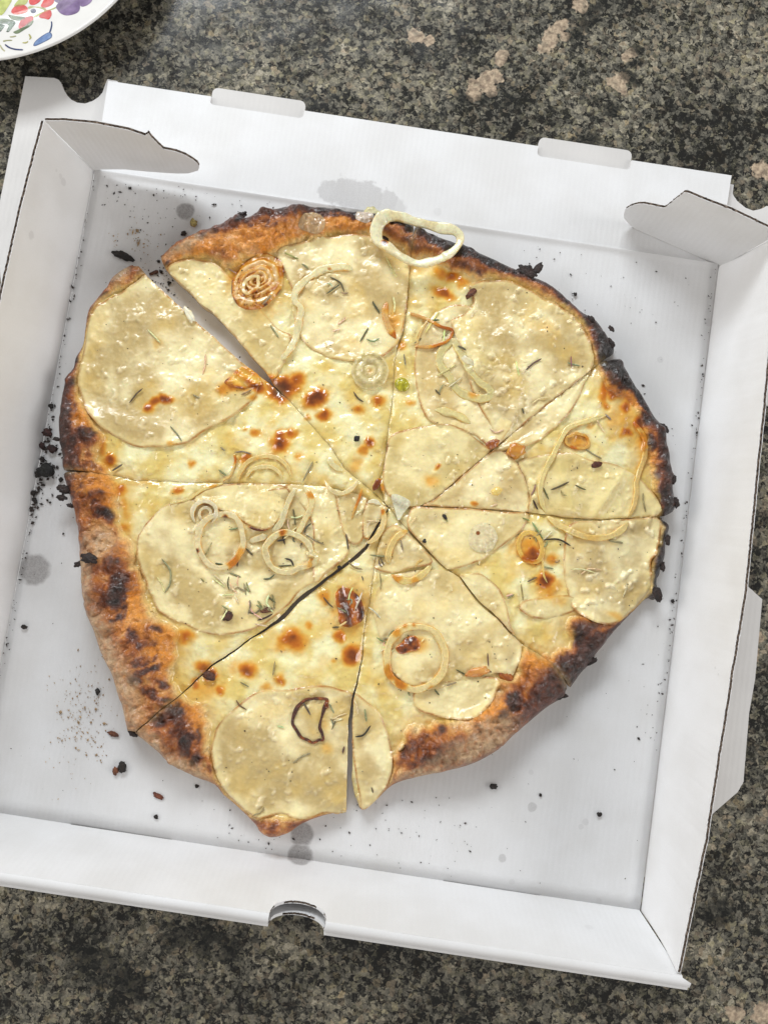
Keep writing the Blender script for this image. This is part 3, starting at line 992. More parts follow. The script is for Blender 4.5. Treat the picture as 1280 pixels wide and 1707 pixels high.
CR_GOLD = [(215, 1020, 26, 30, 0), (270, 1095, 26, 18, 0), (275, 1075, 20, 40, 0), (200, 820, 20, 30, 0), (165, 800, 40, 18, 0), (330, 1185, 10, 34, 0), (150, 690, 30, 20, 0), (890, 1095, 24, 20, 0), (820, 1185, 40, 12, -25), (1055, 670, 26, 10, 30), (330, 410, 50, 18, -20), (430, 395, 60, 22, -10), (560, 368, 70, 12, 0), (300, 1180, 20, 8, 30), (1085, 770, 10, 18, 0)]
CR_FLOUR = [(170, 1080, 22, 70, -18), (140, 960, 14, 50, 0), (200, 1140, 26, 50, -25), (245, 1235, 40, 14, 35), (320, 1290, 40, 14, 25), (165, 905, 28, 24, 0), (215, 1190, 20, 22, 0), (790, 1245, 70, 20, -25), (820, 1215, 40, 18, -30), (700, 1290, 46, 9, -12), (300, 1275, 30, 14, 20), (310, 410, 40, 8, -25), (200, 455, 20, 8, -40)]
bs = np.clip(spots(CH_SPOTS, .88, 4.5), 0, 1)
CR_SPOTS += [(330, 405, 60, 14, -22, .60), (390, 374, 34, 11, -15, .72), (440, 372, 60, 11, -8, .66), (520, 358, 70, 10, 0, .74), (585, 360, 44, 8, 5, .80), (470, 395, 36, 7, -10, .62), (320, 425, 16, 6, -30, .6), (420, 392, 26, 8, -15, .6),
             (205, 1020, 14, 36, 12, .72), (232, 1078, 20, 8, 30, .76), (258, 1075, 12, 16, 0, .62), (270, 1140, 20, 7, 25, .8), (170, 1000, 10, 40, 10, .7), (140, 800, 30, 20, 10, .66), (165, 895, 20, 14, 0, .6), (330, 1215, 9, 40, 5, .72), (760, 1240, 60, 9, -18, .64), (850, 1200, 40, 9, -35, .7), (680, 1255, 14, 30, 20, .7)]
bc = spots(CR_SPOTS, .85)
pale = spots([(275, 1040, 22, 11, 30, 1), (296, 1128, 14, 26, 0, 1), (346, 1228, 12, 40, 0, 1), (884, 1096, 18, 11, 0, 1), (213, 895, 14, 20, 0, 1), (700, 1210, 30, 9, -15, 1), (790, 1190, 30, 8, -25, 1), (140, 772, 20, 9, 0, 1), (160, 840, 14, 10, 0, .6), (950, 1035, 14, 9, 0, .8), (660, 1275, 8, 24, 0, .7)], .6)
CR_SPOTS += []
gold = spots([(*g, 1.) for g in CR_GOLD], .7)
flour = spots([(*g, 1.) for g in CR_FLOUR], .6)


def ramp(t, stops):
    p = [s[0] for s in stops]
    c = np.array([s2l(s[1]) for s in stops])
    return np.stack([np.interp(t, p, c[:, k]) for k in range(3)], -1)


BR = [(0, (240, 206, 108)), (.2, (236, 190, 86)), (.42, (226, 160, 54)), (.6, (198, 110, 24)), (.78, (128, 62, 20)), (.92, (74, 36, 20)), (1, (46, 28, 20))]


def brown_over(base, b):
    k = sst(.02, .45, b)[..., None]
    return base * (1 - k) + ramp(np.clip(b, .15, 1), BR) * k


n_a, n_b, n_c = fbm(GX, GY, .016, 3, 51), fbm(GX, GY, .004, 3, 52), fbm(GX, GY, .0016, 3, 53)
# cheese
k1 = sst(-.40, .40, n_a + .25 * n_b)[..., None]
ch = s2l((234, 210, 128)) * (1 - k1) + s2l((255, 246, 194)) * k1
oil = sst(.05, .45, fbm(GX, GY, .014, 2, 54))[..., None] * .42
ch = ch * (1 - oil) + s2l((226, 180, 74)) * oil
near = (sst(.012, 0, np.where(crust_m, 0, -d_in)) * (.60 + .6 * n_a))[..., None]
ch = ch * (1 - .75 * np.clip(near, 0, 1)) + s2l((228, 178, 76)) * .75 * np.clip(near, 0, 1)
COL_CH = brown_over(ch, np.clip(bs + .10 * n_b * (bs > .08), 0, 1))
# crust
cb = .42 + .24 * n_a + .13 * n_b + .04 * n_c + .20 * bub * (np.abs(T - .6) < .35) + .08 * bub2
cb = cb - .30 * pale - .18 * gold + .10 * sst(.25, .0, T) + .16 * sst(.15, .0, np.abs(T - .80)) * (n_a > -.1)
ETAB = [((290, 415), .6, .4), ((400, 360), .8, .3), ((480, 348), .8, .35), ((560, 345), .97, .4), ((640, 355), .98, .45), ((700, 378), .92, .5), ((760, 405), 1., .6), ((812, 425), 1., .62), ((860, 446), .92, .6), ((910, 468), .88, .55),
        ((960, 510), .86, .55), ((1000, 540), .97, .6), ((1020, 570), 1.04, .7), ((1040, 610), 1.04, .75), ((1070, 655), 1., .65), ((1095, 695), .94, .55), ((1115, 740), .87, .5), ((1122, 800), .86, .6), ((1125, 840), .98, .7), ((1116, 880), .98, .8),
        ((1110, 930), .98, .8), ((1098, 985), 1., .8), ((1060, 1018), .8, .5), ((1010, 1070), .84, .6), ((970, 1120), .9, .6), ((930, 1165), .82, .6), ((880, 1212), .7, .4), ((820, 1258), .66, .5), ((740, 1289), .66, .5), ((660, 1312), .64, .4),
        ((570, 1360), .5, .3), ((480, 1390), .5, .3), ((430, 1388), .5, .3), ((370, 1325), .56, .3), ((300, 1285), .60, .4), ((230, 1230), .55, .3), ((190, 1140), .60, .40), ((150, 1040), .60, .42), ((132, 940), .60, .4), ((122, 860), .58, .3),
        ((106, 790), .78, .4), ((98, 720), .84, .5), ((105, 640), .82, .5), ((125, 590), .75, .5), ((140, 540), .6, .4), ((175, 480), .66, .4), ((215, 440), .6, .4)]
_e = np.array([un(p, .006)[:2] for p, _, _ in ETAB])
_ea = np.degrees(np.arctan2(_e[:, 1] - cy, _e[:, 0] - cx))
_o = np.argsort(_ea)
ES = np.interp(ang, _ea[_o], np.array([e[1] for e in ETAB])[_o], period=360)
EW = np.interp(ang, _ea[_o], np.array([e[2] for e in ETAB])[_o], period=360)
edge_b = ES * sst(EW + .28, EW - .12, T + .22 * n_b + .22 * n_a)
cb = np.maximum(cb, np.maximum(bc, edge_b) + .22 * n_b + .13 * n_c)
cb = np.where(T > .90, cb * (1 - .5 * sst(.9, 1.0, T)), cb)
CRS = [(0, (240, 216, 166)), (.20, (224, 186, 128)), (.36, (198, 138, 74)), (.50, (170, 98, 42)), (.62, (126, 66, 32)), (.74, (90, 47, 30)), (.85, (68, 38, 27)), (.95, (46, 30, 24)), (1.05, (32, 25, 22))]
crc = ramp(np.clip(cb, 0, 1.05), CRS)
gk = (np.clip(gold * .85 + .5 * sst(.62, .86, T) * sst(-.2, .3, n_a), 0, .85) * (1 - sst(.5, .75, cb)))[..., None]
crc = crc * (1 - gk) + s2l((222, 142, 46)) * gk
fl = (flour * np.clip(.70 + .55 * n_b + .5 * n_c, 0, 1) * .92 * (1 - .6 * sst(.75, .95, cb)))[..., None]
crc = crc * (1 - fl) + s2l((206, 174, 134)) * fl
wt = sst(-.0012, .0022, d_in + .0012 * n_b)[..., None]
COL = COL_CH * (1 - wt) + crc * wt
ROUGH = np.where(crust_m, .40 + .35 * flour + .08 * n_b, .22 + .12 * n_b + .08 * n_a)
ROUGH = np.clip(ROUGH - .08 * bs * (~crust_m), .13, .85)
HB = HB + np.where(crust_m, 0, .0007 * sst(.3, .8, bs))

HT = HB.copy()                                          # rising as toppings are laid


def blur(A, r):
    k = int(round(r / RES))
    if k < 1: return A
    w = np.hanning(2 * k + 3)[1:-1]
    w /= w.sum()
    B = np.apply_along_axis(lambda v: np.convolve(np.pad(v, k, 'edge'), w, 'valid'), 0, A)
    return np.apply_along_axis(lambda v: np.convolve(np.pad(v, k, 'edge'), w, 'valid'), 1, B)


HBS = blur(np.where(d_out > 0, HB, .004), .004)


def samp(A, x, y):
    fx = np.clip((x - X0) / RES, 0, NX - 1.001)
    fy = np.clip((y - Y0) / RES, 0, NY - 1.001)
    i, j = fx.astype(int), fy.astype(int)
    u, v = fx - i, fy - j
    if A.ndim == 3: u, v = u[:, None], v[:, None]
    return (A[j, i] * (1 - u) + A[j, i + 1] * u) * (1 - v) + (A[j + 1, i] * (1 - u) + A[j + 1, i + 1] * u) * v


def grid_patch(polys, res):
    """grid mesh filling the intersection of polygons; boundary vertices drawn onto the outline"""
    lo = np.max([p.min(0) for p in polys], 0) - res * 2
    hi = np.min([p.max(0) for p in polys], 0) + res * 2
    nx, ny_ = np.maximum(((hi - lo) / res).astype(int) + 1, 3)
    xs = lo[0] + np.arange(nx) * res
    ys = lo[1] + np.arange(ny_) * res
    X, Y = np.meshgrid(xs, ys)
    P = np.stack([X.ravel(), Y.ravel()], 1)
    sds, nears = [], []
    for p in polys:
        s, nq = sdf(P, p)
        sds.append(s)
        nears.append(nq)
    S = np.array(sds)
    k = S.argmin(0)
    sd = S.min(0)
    near = np.array(nears)[k, np.arange(len(P))]
    I = np.arange(nx * ny_).reshape(ny_, nx)
    q = np.stack([I[:-1, :-1], I[:-1, 1:], I[1:, 1:], I[1:, :-1]], -1).reshape(-1, 4)
    q = q[(sd[q].mean(1) > 0)]
    # directed edges used once are the boundary
    e = np.concatenate([q[:, [0, 1]], q[:, [1, 2]], q[:, [2, 3]], q[:, [3, 0]]])
    key = np.minimum(e[:, 0], e[:, 1]) * (nx * ny_) + np.maximum(e[:, 0], e[:, 1])
    u, inv, cnt = np.unique(key, return_inverse=True, return_counts=True)
    be = e[cnt[inv.ravel()] == 1]
    bv = np.unique(be)
    P[bv] = near[bv]
    sd[bv] = 0
    S[:, bv] = np.where(np.abs(S[:, bv]) < 1.5 * res, np.maximum(S[:, bv], 0), S[:, bv])
    used = np.unique(q)
    remap = -np.ones(nx * ny_, int)
    remap[used] = np.arange(len(used))
    return P[used], remap[q], remap[be], sd[used], S[:, used]


def top_normals(V, q):
    n = np.zeros_like(V)
    d1 = V[q[:, 2]] - V[q[:, 0]]
    d2 = V[q[:, 3]] - V[q[:, 1]]
    c = np.cross(d1, d2)
    for k in range(4):
        np.add.at(n, q[:, k], c)
    return n / (np.linalg.norm(n, axis=1)[:, None] + 1e-12)


def solid(name, P, z, zb, q, be, col, mat, parent, loc, side=None, qmask=None):
    """top surface, skirt and flat underside as one closed piece"""
    V = np.column_stack([P, z])
    nt_ = top_normals(V, q)
    if qmask is not None:
        qq = q[qmask]
        inb = np.zeros(len(P), bool)
        inb[qq] = True
        # skirt edges: those of the faces kept
        keys = {}
        ed = np.concatenate([qq[:, [0, 1]], qq[:, [1, 2]], qq[:, [2, 3]], qq[:, [3, 0]]])
        kk = ed[:, 0] * 10000000 + ed[:, 1]
        be = be[np.isin(be[:, 0] * 10000000 + be[:, 1], kk)]
        q = qq
    used = np.unique(q)
    rm = -np.ones(len(P), int)
    rm[used] = np.arange(len(used))
    V, nt2, colu = V[used], nt_[used], col[used]
    q = rm[q]
    be = rm[be]
    n = len(V)
    bv = np.unique(be)
    m2 = -np.ones(n, int)
    m2[bv] = np.arange(len(bv))
    S1 = V[bv].copy()
    S2 = V[bv].copy()
    S2[:, 2] = np.minimum(zb[used][bv] if np.ndim(zb) else zb, S1[:, 2])
    d = np.zeros((n, 2))
    t = V[be[:, 1], :2] - V[be[:, 0], :2]
    on = np.stack([t[:, 1], -t[:, 0]], 1)
    np.add.at(d, be[:, 0], on)
    np.add.at(d, be[:, 1], on)
    d = d[bv]
    d /= np.linalg.norm(d, axis=1)[:, None] + 1e-12
    sn = np.column_stack([d, np.zeros(len(bv))])
    nb = len(bv)
    sk = np.stack([m2[be[:, 1]] + n, m2[be[:, 0]] + n, m2[be[:, 0]] + n + nb, m2[be[:, 1]] + n + nb], 1)
    sc = colu[bv].copy()
    if side is not None:
        sc[:, :3] = sc[:, :3] * .45 + np.asarray(side) * .55
        sc[:, 3] = .6
    VV = np.vstack([V, S1, S2]) - np.asarray(loc)
    NN = np.vstack([nt2, sn, sn])
    CC = np.vstack([colu, sc, sc])
    me = mesh_np(name, VV, [q, sk[:, ::-1][:, [1, 2, 3, 0]][:, ::-1]], CC, True, NN)
    return link(name, me, mat, parent)


SLICE_LABELS = [
    'pizza slice with the browned onion disc and open onion strand, below the back panel',
    'pizza slice with one large bubbled potato round and thin blackened crust edge on the right',
    'narrow pizza slice with orange browned cheese beside the blackest crust, at the right',
    'pizza slice with a small white onion round and a blistered potato edge, lower right',
    'pizza slice with a wide floury crust and one thick round onion ring',
    'pizza slice at the bottom with the dark burnt onion outline on a large potato round',
    'pizza slice with the broadest floury crust and two pale onion rings side by side',
    'pizza slice at the upper left with one big potato round beside the open gap',
]
SL, SLLOC = [], []
dough_side = s2l((196, 158, 108))
for k in range(8):
    poly = POLY[k]
    c = poly.mean(0)
    loc = (c[0], c[1], FZ)
    r = empty('pizza_slice', loc, SLICE_LABELS[k], 'pizza slice', 'slices of one cut pizza')
    SL.append(r)
    SLLOC.append(loc)
    P, q, be, sd, S = grid_patch([poly], .00052)
    x, y = P[:, 0], P[:, 1]
    hgt = samp(HB, x, y)
    dout = samp(d_out, x, y)
    cutd = np.where(dout < sd + .0012, .02, sd)          # distance to the knife cut only
    drop = .0006 * np.exp(-np.clip(cutd, 0, None) / .0008) + .0010 * np.exp(-np.clip(cutd, 0, None) / .0045)
    hgt = np.maximum(hgt - drop, .0012)
    col = np.column_stack([samp(COL, x, y), samp(ROUGH, x, y)])
    dcut = np.exp(-np.clip(cutd, 0, None) / .0012)[:, None] * .35
    col[:, :3] = col[:, :3] * (1 - dcut) + s2l((190, 160, 100)) * dcut
    din = samp(d_in, x, y)
    iscr = din[q].mean(1) > 0
    solid('crust', P, FZ + hgt, FZ + .0003, q, be, col, M_CRUST, r, loc, dough_side, iscr)
    solid('cheese', P, FZ + hgt, FZ + .0003, q, be, col, M_CHEESE, r, loc, dough_side, ~iscr)


# ------------------------------------------------------------------ potato slices
def raise_top(x, y, z):
    """lay a piece's upper surface into HT without leaving pinholes"""
    gi = np.clip(((x - X0) / RES).round().astype(int), 1, NX - 2)
    gj = np.clip(((y - Y0) / RES).round().astype(int), 1, NY - 2)
    i0, i1, j0, j1 = gi.min() - 1, gi.max() + 2, gj.min() - 1, gj.max() + 2
    A = np.full((j1 - j0, i1 - i0), -1.)
    np.maximum.at(A, (gj - j0, gi - i0), z)
    for _ in range(2):
        B = np.pad(A, 1, constant_values=-1.)
        nb = np.max([B[a:a + A.shape[0], c:c + A.shape[1]] for a in range(3) for c in range(3)], 0)
        cnt = np.sum([B[a:a + A.shape[0], c:c + A.shape[1]] > 0 for a in range(3) for c in range(3)], 0)
        A = np.where((A < 0) & (cnt >= 4), nb, A)
    HT[j0:j1, i0:i1] = np.maximum(HT[j0:j1, i0:i1], A)


def potato(k, px, h=.0115, ridges=(), tint=0., seed=0, thick=.0013, grey=.5, lift=0., edge=1., blister=1.):
    poly = resample(catmull(unl(px, h), True, .0015), .0022, True)
    poly = poly + np.column_stack([fbm(poly[:, 0], poly[:, 1], .008, 2, 60 + seed), fbm(poly[:, 0], poly[:, 1], .008, 2, 70 + seed)]) * .0005
    P, q, be, sd, S = grid_patch([poly, POLY[k]], .00058)
    if len(q) == 0: return None
    x, y = P[:, 0], P[:, 1]
    sp, sc = S[0], S[1]
    sx = seed * .137
    base = samp(HBS, x, y)
    hb_ = samp(HB, x, y)
    ht = samp(HT, x, y)
    rad = max(1e-4, sp.max())
    z = np.maximum(np.maximum(base + .0007, ht * .6 + base * .4 + .0005), ht + .00035)
    z = z + .0019 * fbm(x + sx, y, .019, 2, 80 + seed) + lift * sst(.0, 1., sp / rad)
    bl = sst(.08, .5, fbm(x + sx, y, .0042, 2, 90)) * sst(-.25, .25, fbm(x + sx, y, .016, 2, 91) + .1 * blister - .1) * blister
    bl2 = sst(.15, .55, fbm(x + sx, y, .0021, 2, 92))
    z = z + .00085 * bl + .00022 * bl2
    ridge_c = np.zeros(len(x))
    for (a, b, w, hh) in ridges:
        A, B = un(a, h)[:2], un(b, h)[:2]
        D = B - A
        L = np.linalg.norm(D)
        D /= L
        t = (x - A[0]) * D[0] + (y - A[1]) * D[1]
        dd = (x - A[0]) * -D[1] + (y - A[1]) * D[0]
        ww = w / 3300.
        bump = np.maximum(0, 1 - np.abs(dd) / ww) ** 1.4 * sst(-.15 * L, .2 * L, t) * sst(1.15 * L, .8 * L, t)
        z = z + hh * bump
        ridge_c = np.maximum(ridge_c, bump)
    z = np.maximum(z, hb_ + .0004)
    z = z + .0010 * sst(.0055, .0, sp) * np.clip(.45 + 1.1 * fbm(x + sx, y, .02, 2, 106), 0, 1) * edge - .0006 * np.exp(-np.clip(sp, 0, None) / .0007)
    cutd = np.where(sc < sp, sc, .02)
    z = z - .0004 * np.exp(-np.clip(cutd, 0, None) / .0008) - .0007 * np.exp(-np.clip(cutd, 0, None) / .004)
    # colours: greyish translucent flesh, paler blisters, thin browned skin at the round edge
    n1 = fbm(x + sx, y, .028, 3, 101)
    n2 = fbm(x + sx, y, .005, 3, 102)
    n3 = fbm(x + sx, y, .0018, 2, 103)
    g = sst(-.24, .26, n1 * 1.0 + .14 * n2 + (.5 - grey) * .7)[:, None]
    vt = (np.random.default_rng(seed + 5).random() - .5) * 16
    c = s2l((208 + vt, 183 + vt, 124 + vt)) * (1 - g) + s2l((255, 240, 188)) * g
    ye = (sst(.05, .45, fbm(x + sx, y, .020, 2, 104)) * .36)[:, None]
    c = c * (1 - ye) + s2l((234, 198, 104)) * ye
    b1 = np.clip(.60 * bl + .22 * bl2 + .12 * n3, 0, 1)[:, None]
    c = c * (1 - .6 * b1) + s2l((252, 240, 200)) * .6 * b1
    c = c * (1 - .4 * ridge_c[:, None]) + s2l((246, 230, 158)) * .4 * ridge_c[:, None]
    if tint > 0:
        c = c * (1 - tint) + s2l((226, 206, 130)) * tint
    natural = (sp < sc + .0006)
    e1 = (sst(.0042, .0010, sp) * .55 * edge)[:, None] * natural[:, None]
    c = c * (1 - e1) + s2l((240, 222, 160)) * e1
    e2 = (sst(.0012, .0003, sp) * np.clip(.72 + 1.0 * fbm(x, y, .009, 2, 108) + .3 * n2, 0, 1) * edge)[:, None] * natural[:, None]
    c = c * (1 - e2) + s2l((176, 114, 40)) * e2
    bb = np.clip(samp(bs, x, y) * .95 + .08 * n2 * (samp(bs, x, y) > .1), 0, 1)
    c = brown_over(c, bb)
    rough = np.clip(.36 + .12 * n2 - .10 * n1 + .1 * bl, .2, .7)
    zb = np.minimum(hb_, z - .0009) - .0006
    o = solid('potato_slice', P, FZ + z, FZ + zb, q, be, np.column_stack([c, rough]), M_POTATO, SL[k], SLLOC[k], s2l((214, 190, 128)))
    raise_top(x, y, z)
    return o


POT = [
    # k, outline, options
    (7, [(140, 541), (150, 515), (172, 494), (200, 482), (217, 470), (226, 462), (237, 452), (252, 462), (268, 480), (302, 511), (330, 537), (364, 567), (397, 598), (428, 622), (424, 655), (406, 674), (383, 693), (341, 713), (321, 728), (305, 737), (279, 741), (237, 744), (212, 738), (181, 722), (153, 697), (139, 677), (129, 651), (127, 630), (132, 590)], dict(seed=1, grey=.62, h=.0125, ridges=[((405, 655), (360, 690), 45, .0010)])),
    (0, [(276, 446), (302, 431), (335, 429), (362, 440), (384, 462), (416, 492), (440, 520), (462, 545), (484, 556), (479, 590), (466, 612), (455, 628), (444, 622), (416, 590), (391, 559), (360, 528), (346, 514), (330, 503), (313, 483), (293, 466)], dict(seed=2, grey=.3, tint=.3)),
    (0, [(462, 414), (495, 401), (534, 393), (574, 388), (613, 388), (645, 400), (668, 415), (684, 440), (681, 489), (672, 545), (660, 570), (640, 590), (615, 598), (590, 600), (568, 598), (540, 590), (512, 573), (498, 553), (488, 520), (485, 477), (470, 444)], dict(seed=3, grey=.55)),
    (1, [(733, 511), (753, 505), (781, 506), (830, 540), (870, 620), (862, 690), (829, 744), (812, 738), (790, 722), (760, 712), (730, 708), (712, 694), (702, 674), (696, 650), (691, 601), (694, 573), (699, 550), (716, 528)], dict(seed=5, grey=.66)),
    (1, [(782, 473), (795, 466), (809, 463), (840, 463), (868, 472), (902, 489), (941, 511), (972, 542), (986, 573), (989, 610), (952, 643), (885, 696), (840, 735), (815, 700), (790, 650), (775, 600), (760, 555), (752, 530), (774, 520), (790, 503), (788, 490)], dict(seed=6, grey=.5, ridges=[((765, 525), (815, 625), 34, .0022)], thick=.0016, blister=1.5)),
    (1, [(655, 722), (677, 714), (722, 707), (747, 706), (772, 714), (798, 730), (812, 741), (820, 752), (790, 780), (758, 803), (722, 834), (694, 846), (665, 838), (640, 815), (638, 790), (642, 760), (646, 735)], dict(seed=7, grey=.45, tint=.35)),
    (2, [(826, 748), (845, 752), (862, 766), (876, 795), (885, 823), (883, 853), (840, 851), (800, 848), (761, 845), (720, 843), (700, 840), (722, 834), (758, 804), (800, 768)], dict(seed=8, grey=.55)),
    (2, [(989, 613), (983, 625), (962, 671), (937, 702), (913, 722), (896, 735), (874, 744), (857, 748), (838, 749), (822, 750), (829, 742), (885, 694), (952, 641)], dict(seed=9, grey=.35)),
    (2, [(866, 768), (891, 760), (927, 754), (955, 754), (985, 766), (1024, 771), (1041, 777), (1055, 787), (1072, 798), (1090, 823), (1103, 855), (1060, 864), (1000, 866), (940, 862), (884, 854), (886, 823), (878, 795)], dict(seed=10, grey=.42, tint=.45, edge=.7, ridges=[((962, 858), (930, 765), 22, .0016), ((990, 862), (1045, 780), 24, .0026)])),
    (3, [(685, 846), (716, 845), (786, 847), (845, 852), (884, 855), (878, 873), (863, 890), (834, 913), (806, 932), (772, 945), (750, 949), (739, 945), (716, 920), (699, 901), (680, 878)], dict(seed=11, grey=.45, tint=.2)),
    (3, [(767, 962), (774, 957), (799, 955), (821, 968), (838, 988), (847, 1016), (853, 1044), (860, 1062), (830, 1032), (796, 1001)], dict(seed=12, grey=.55, tint=.2)),
    (3, [(868, 1016), (890, 1030), (919, 1032), (952, 1023), (966, 1014), (972, 1000), (950, 992), (924, 994), (892, 998), (872, 1003)], dict(seed=13, grey=.3, tint=.35)),
    (3, [(958, 870), (1000, 867), (1050, 864), (1100, 863), (1105, 884), (1100, 918), (1088, 935), (1090, 957), (1090, 980), (1079, 1000), (1059, 1019), (1034, 1039), (1014, 1042), (992, 1036), (964, 1022), (952, 1000), (944, 965), (942, 925), (946, 890)], dict(seed=14, grey=.5, blister=1.9, h=.0125)),
    (4, [(658, 873), (682, 890), (706, 915), (722, 938), (690, 946), (650, 955), (620, 945), (605, 926), (622, 905), (640, 885)], dict(seed=15, grey=.5)),
    (4, [(695, 1182), (717, 1193), (757, 1200), (785, 1197), (813, 1177), (834, 1143), (830, 1131), (799, 1130), (757, 1136), (720, 1145), (690, 1155)], dict(seed=17, grey=.3, tint=.2)),
    (4, [(640, 968), (690, 952), (743, 951), (768, 966), (796, 1002), (830, 1033), (855, 1061), (871, 1077), (864, 1109), (855, 1129), (833, 1122), (800, 1132), (760, 1142), (720, 1151), (676, 1140), (648, 1110), (632, 1060), (622, 1015)], dict(seed=16, grey=.3, edge=.3, tint=.15)),
    (4, [(591, 1157), (609, 1170), (632, 1190), (646, 1221), (652, 1246), (654, 1280), (646, 1314), (624, 1342), (603, 1357), (598, 1331), (592, 1297), (586, 1240), (586, 1190)], dict(seed=18, grey=.45)),
    (5, [(352, 1240), (357, 1216), (384, 1187), (421, 1159), (441, 1153), (474, 1153), (502, 1148), (533, 1145), (564, 1150), (592, 1164), (588, 1212), (584, 1269), (583, 1359), (539, 1361), (514, 1369), (490, 1368), (468, 1362), (445, 1366), (424, 1368), (396, 1348), (373, 1326), (360, 1302), (355, 1280), (350, 1258)], dict(seed=19, grey=.6, h=.0125)),
    (6, [(224, 921), (223, 902), (229, 887), (243, 868), (268, 845), (290, 835), (320, 831), (400, 826), (480, 812), (560, 840), (574, 880), (580, 918), (545, 956), (500, 986), (480, 1007), (452, 1032), (421, 1050), (393, 1057), (356, 1059), (328, 1052), (307, 1041), (285, 1033), (262, 1019), (251, 996), (240, 968), (229, 942)], dict(seed=20, grey=.4, tint=.1)),
    (6, [(475, 808), (510, 804), (543, 808), (560, 826), (569, 865), (582, 918), (545, 954), (523, 972), (521, 920), (519, 870), (500, 840)], dict(seed=21, grey=.3, tint=.25)),
    (6, [(320, 833), (342, 812), (375, 805), (420, 804), (455, 806), (476, 812), (474, 850), (462, 870), (447, 883), (428, 881), (410, 874), (370, 850)], dict(seed=22, grey=.3, tint=.3, lift=.0012)),
    (6, [(562, 826), (585, 812), (603, 812), (613, 830), (608, 888), (594, 908), (576, 896), (566, 865)], dict(seed=23, grey=.45, tint=.2)),
    (6, [(610, 838), (630, 836), (645, 845), (640, 868), (622, 892), (606, 898), (604, 870)], dict(seed=24, grey=.6)),
]
for k, px, kw in POT:
    potato(k, px, **kw)


# ------------------------------------------------------------------ onions
def unt(p, extra=0.):
    """picture point -> point on the laid-down pizza surface"""
    h = .011
    for _ in range(4):
        P = un(p, h)
        h = float(samp(HT, np.array([P[0]]), np.array([P[1]]))[0]) + extra
    return un(p, h)


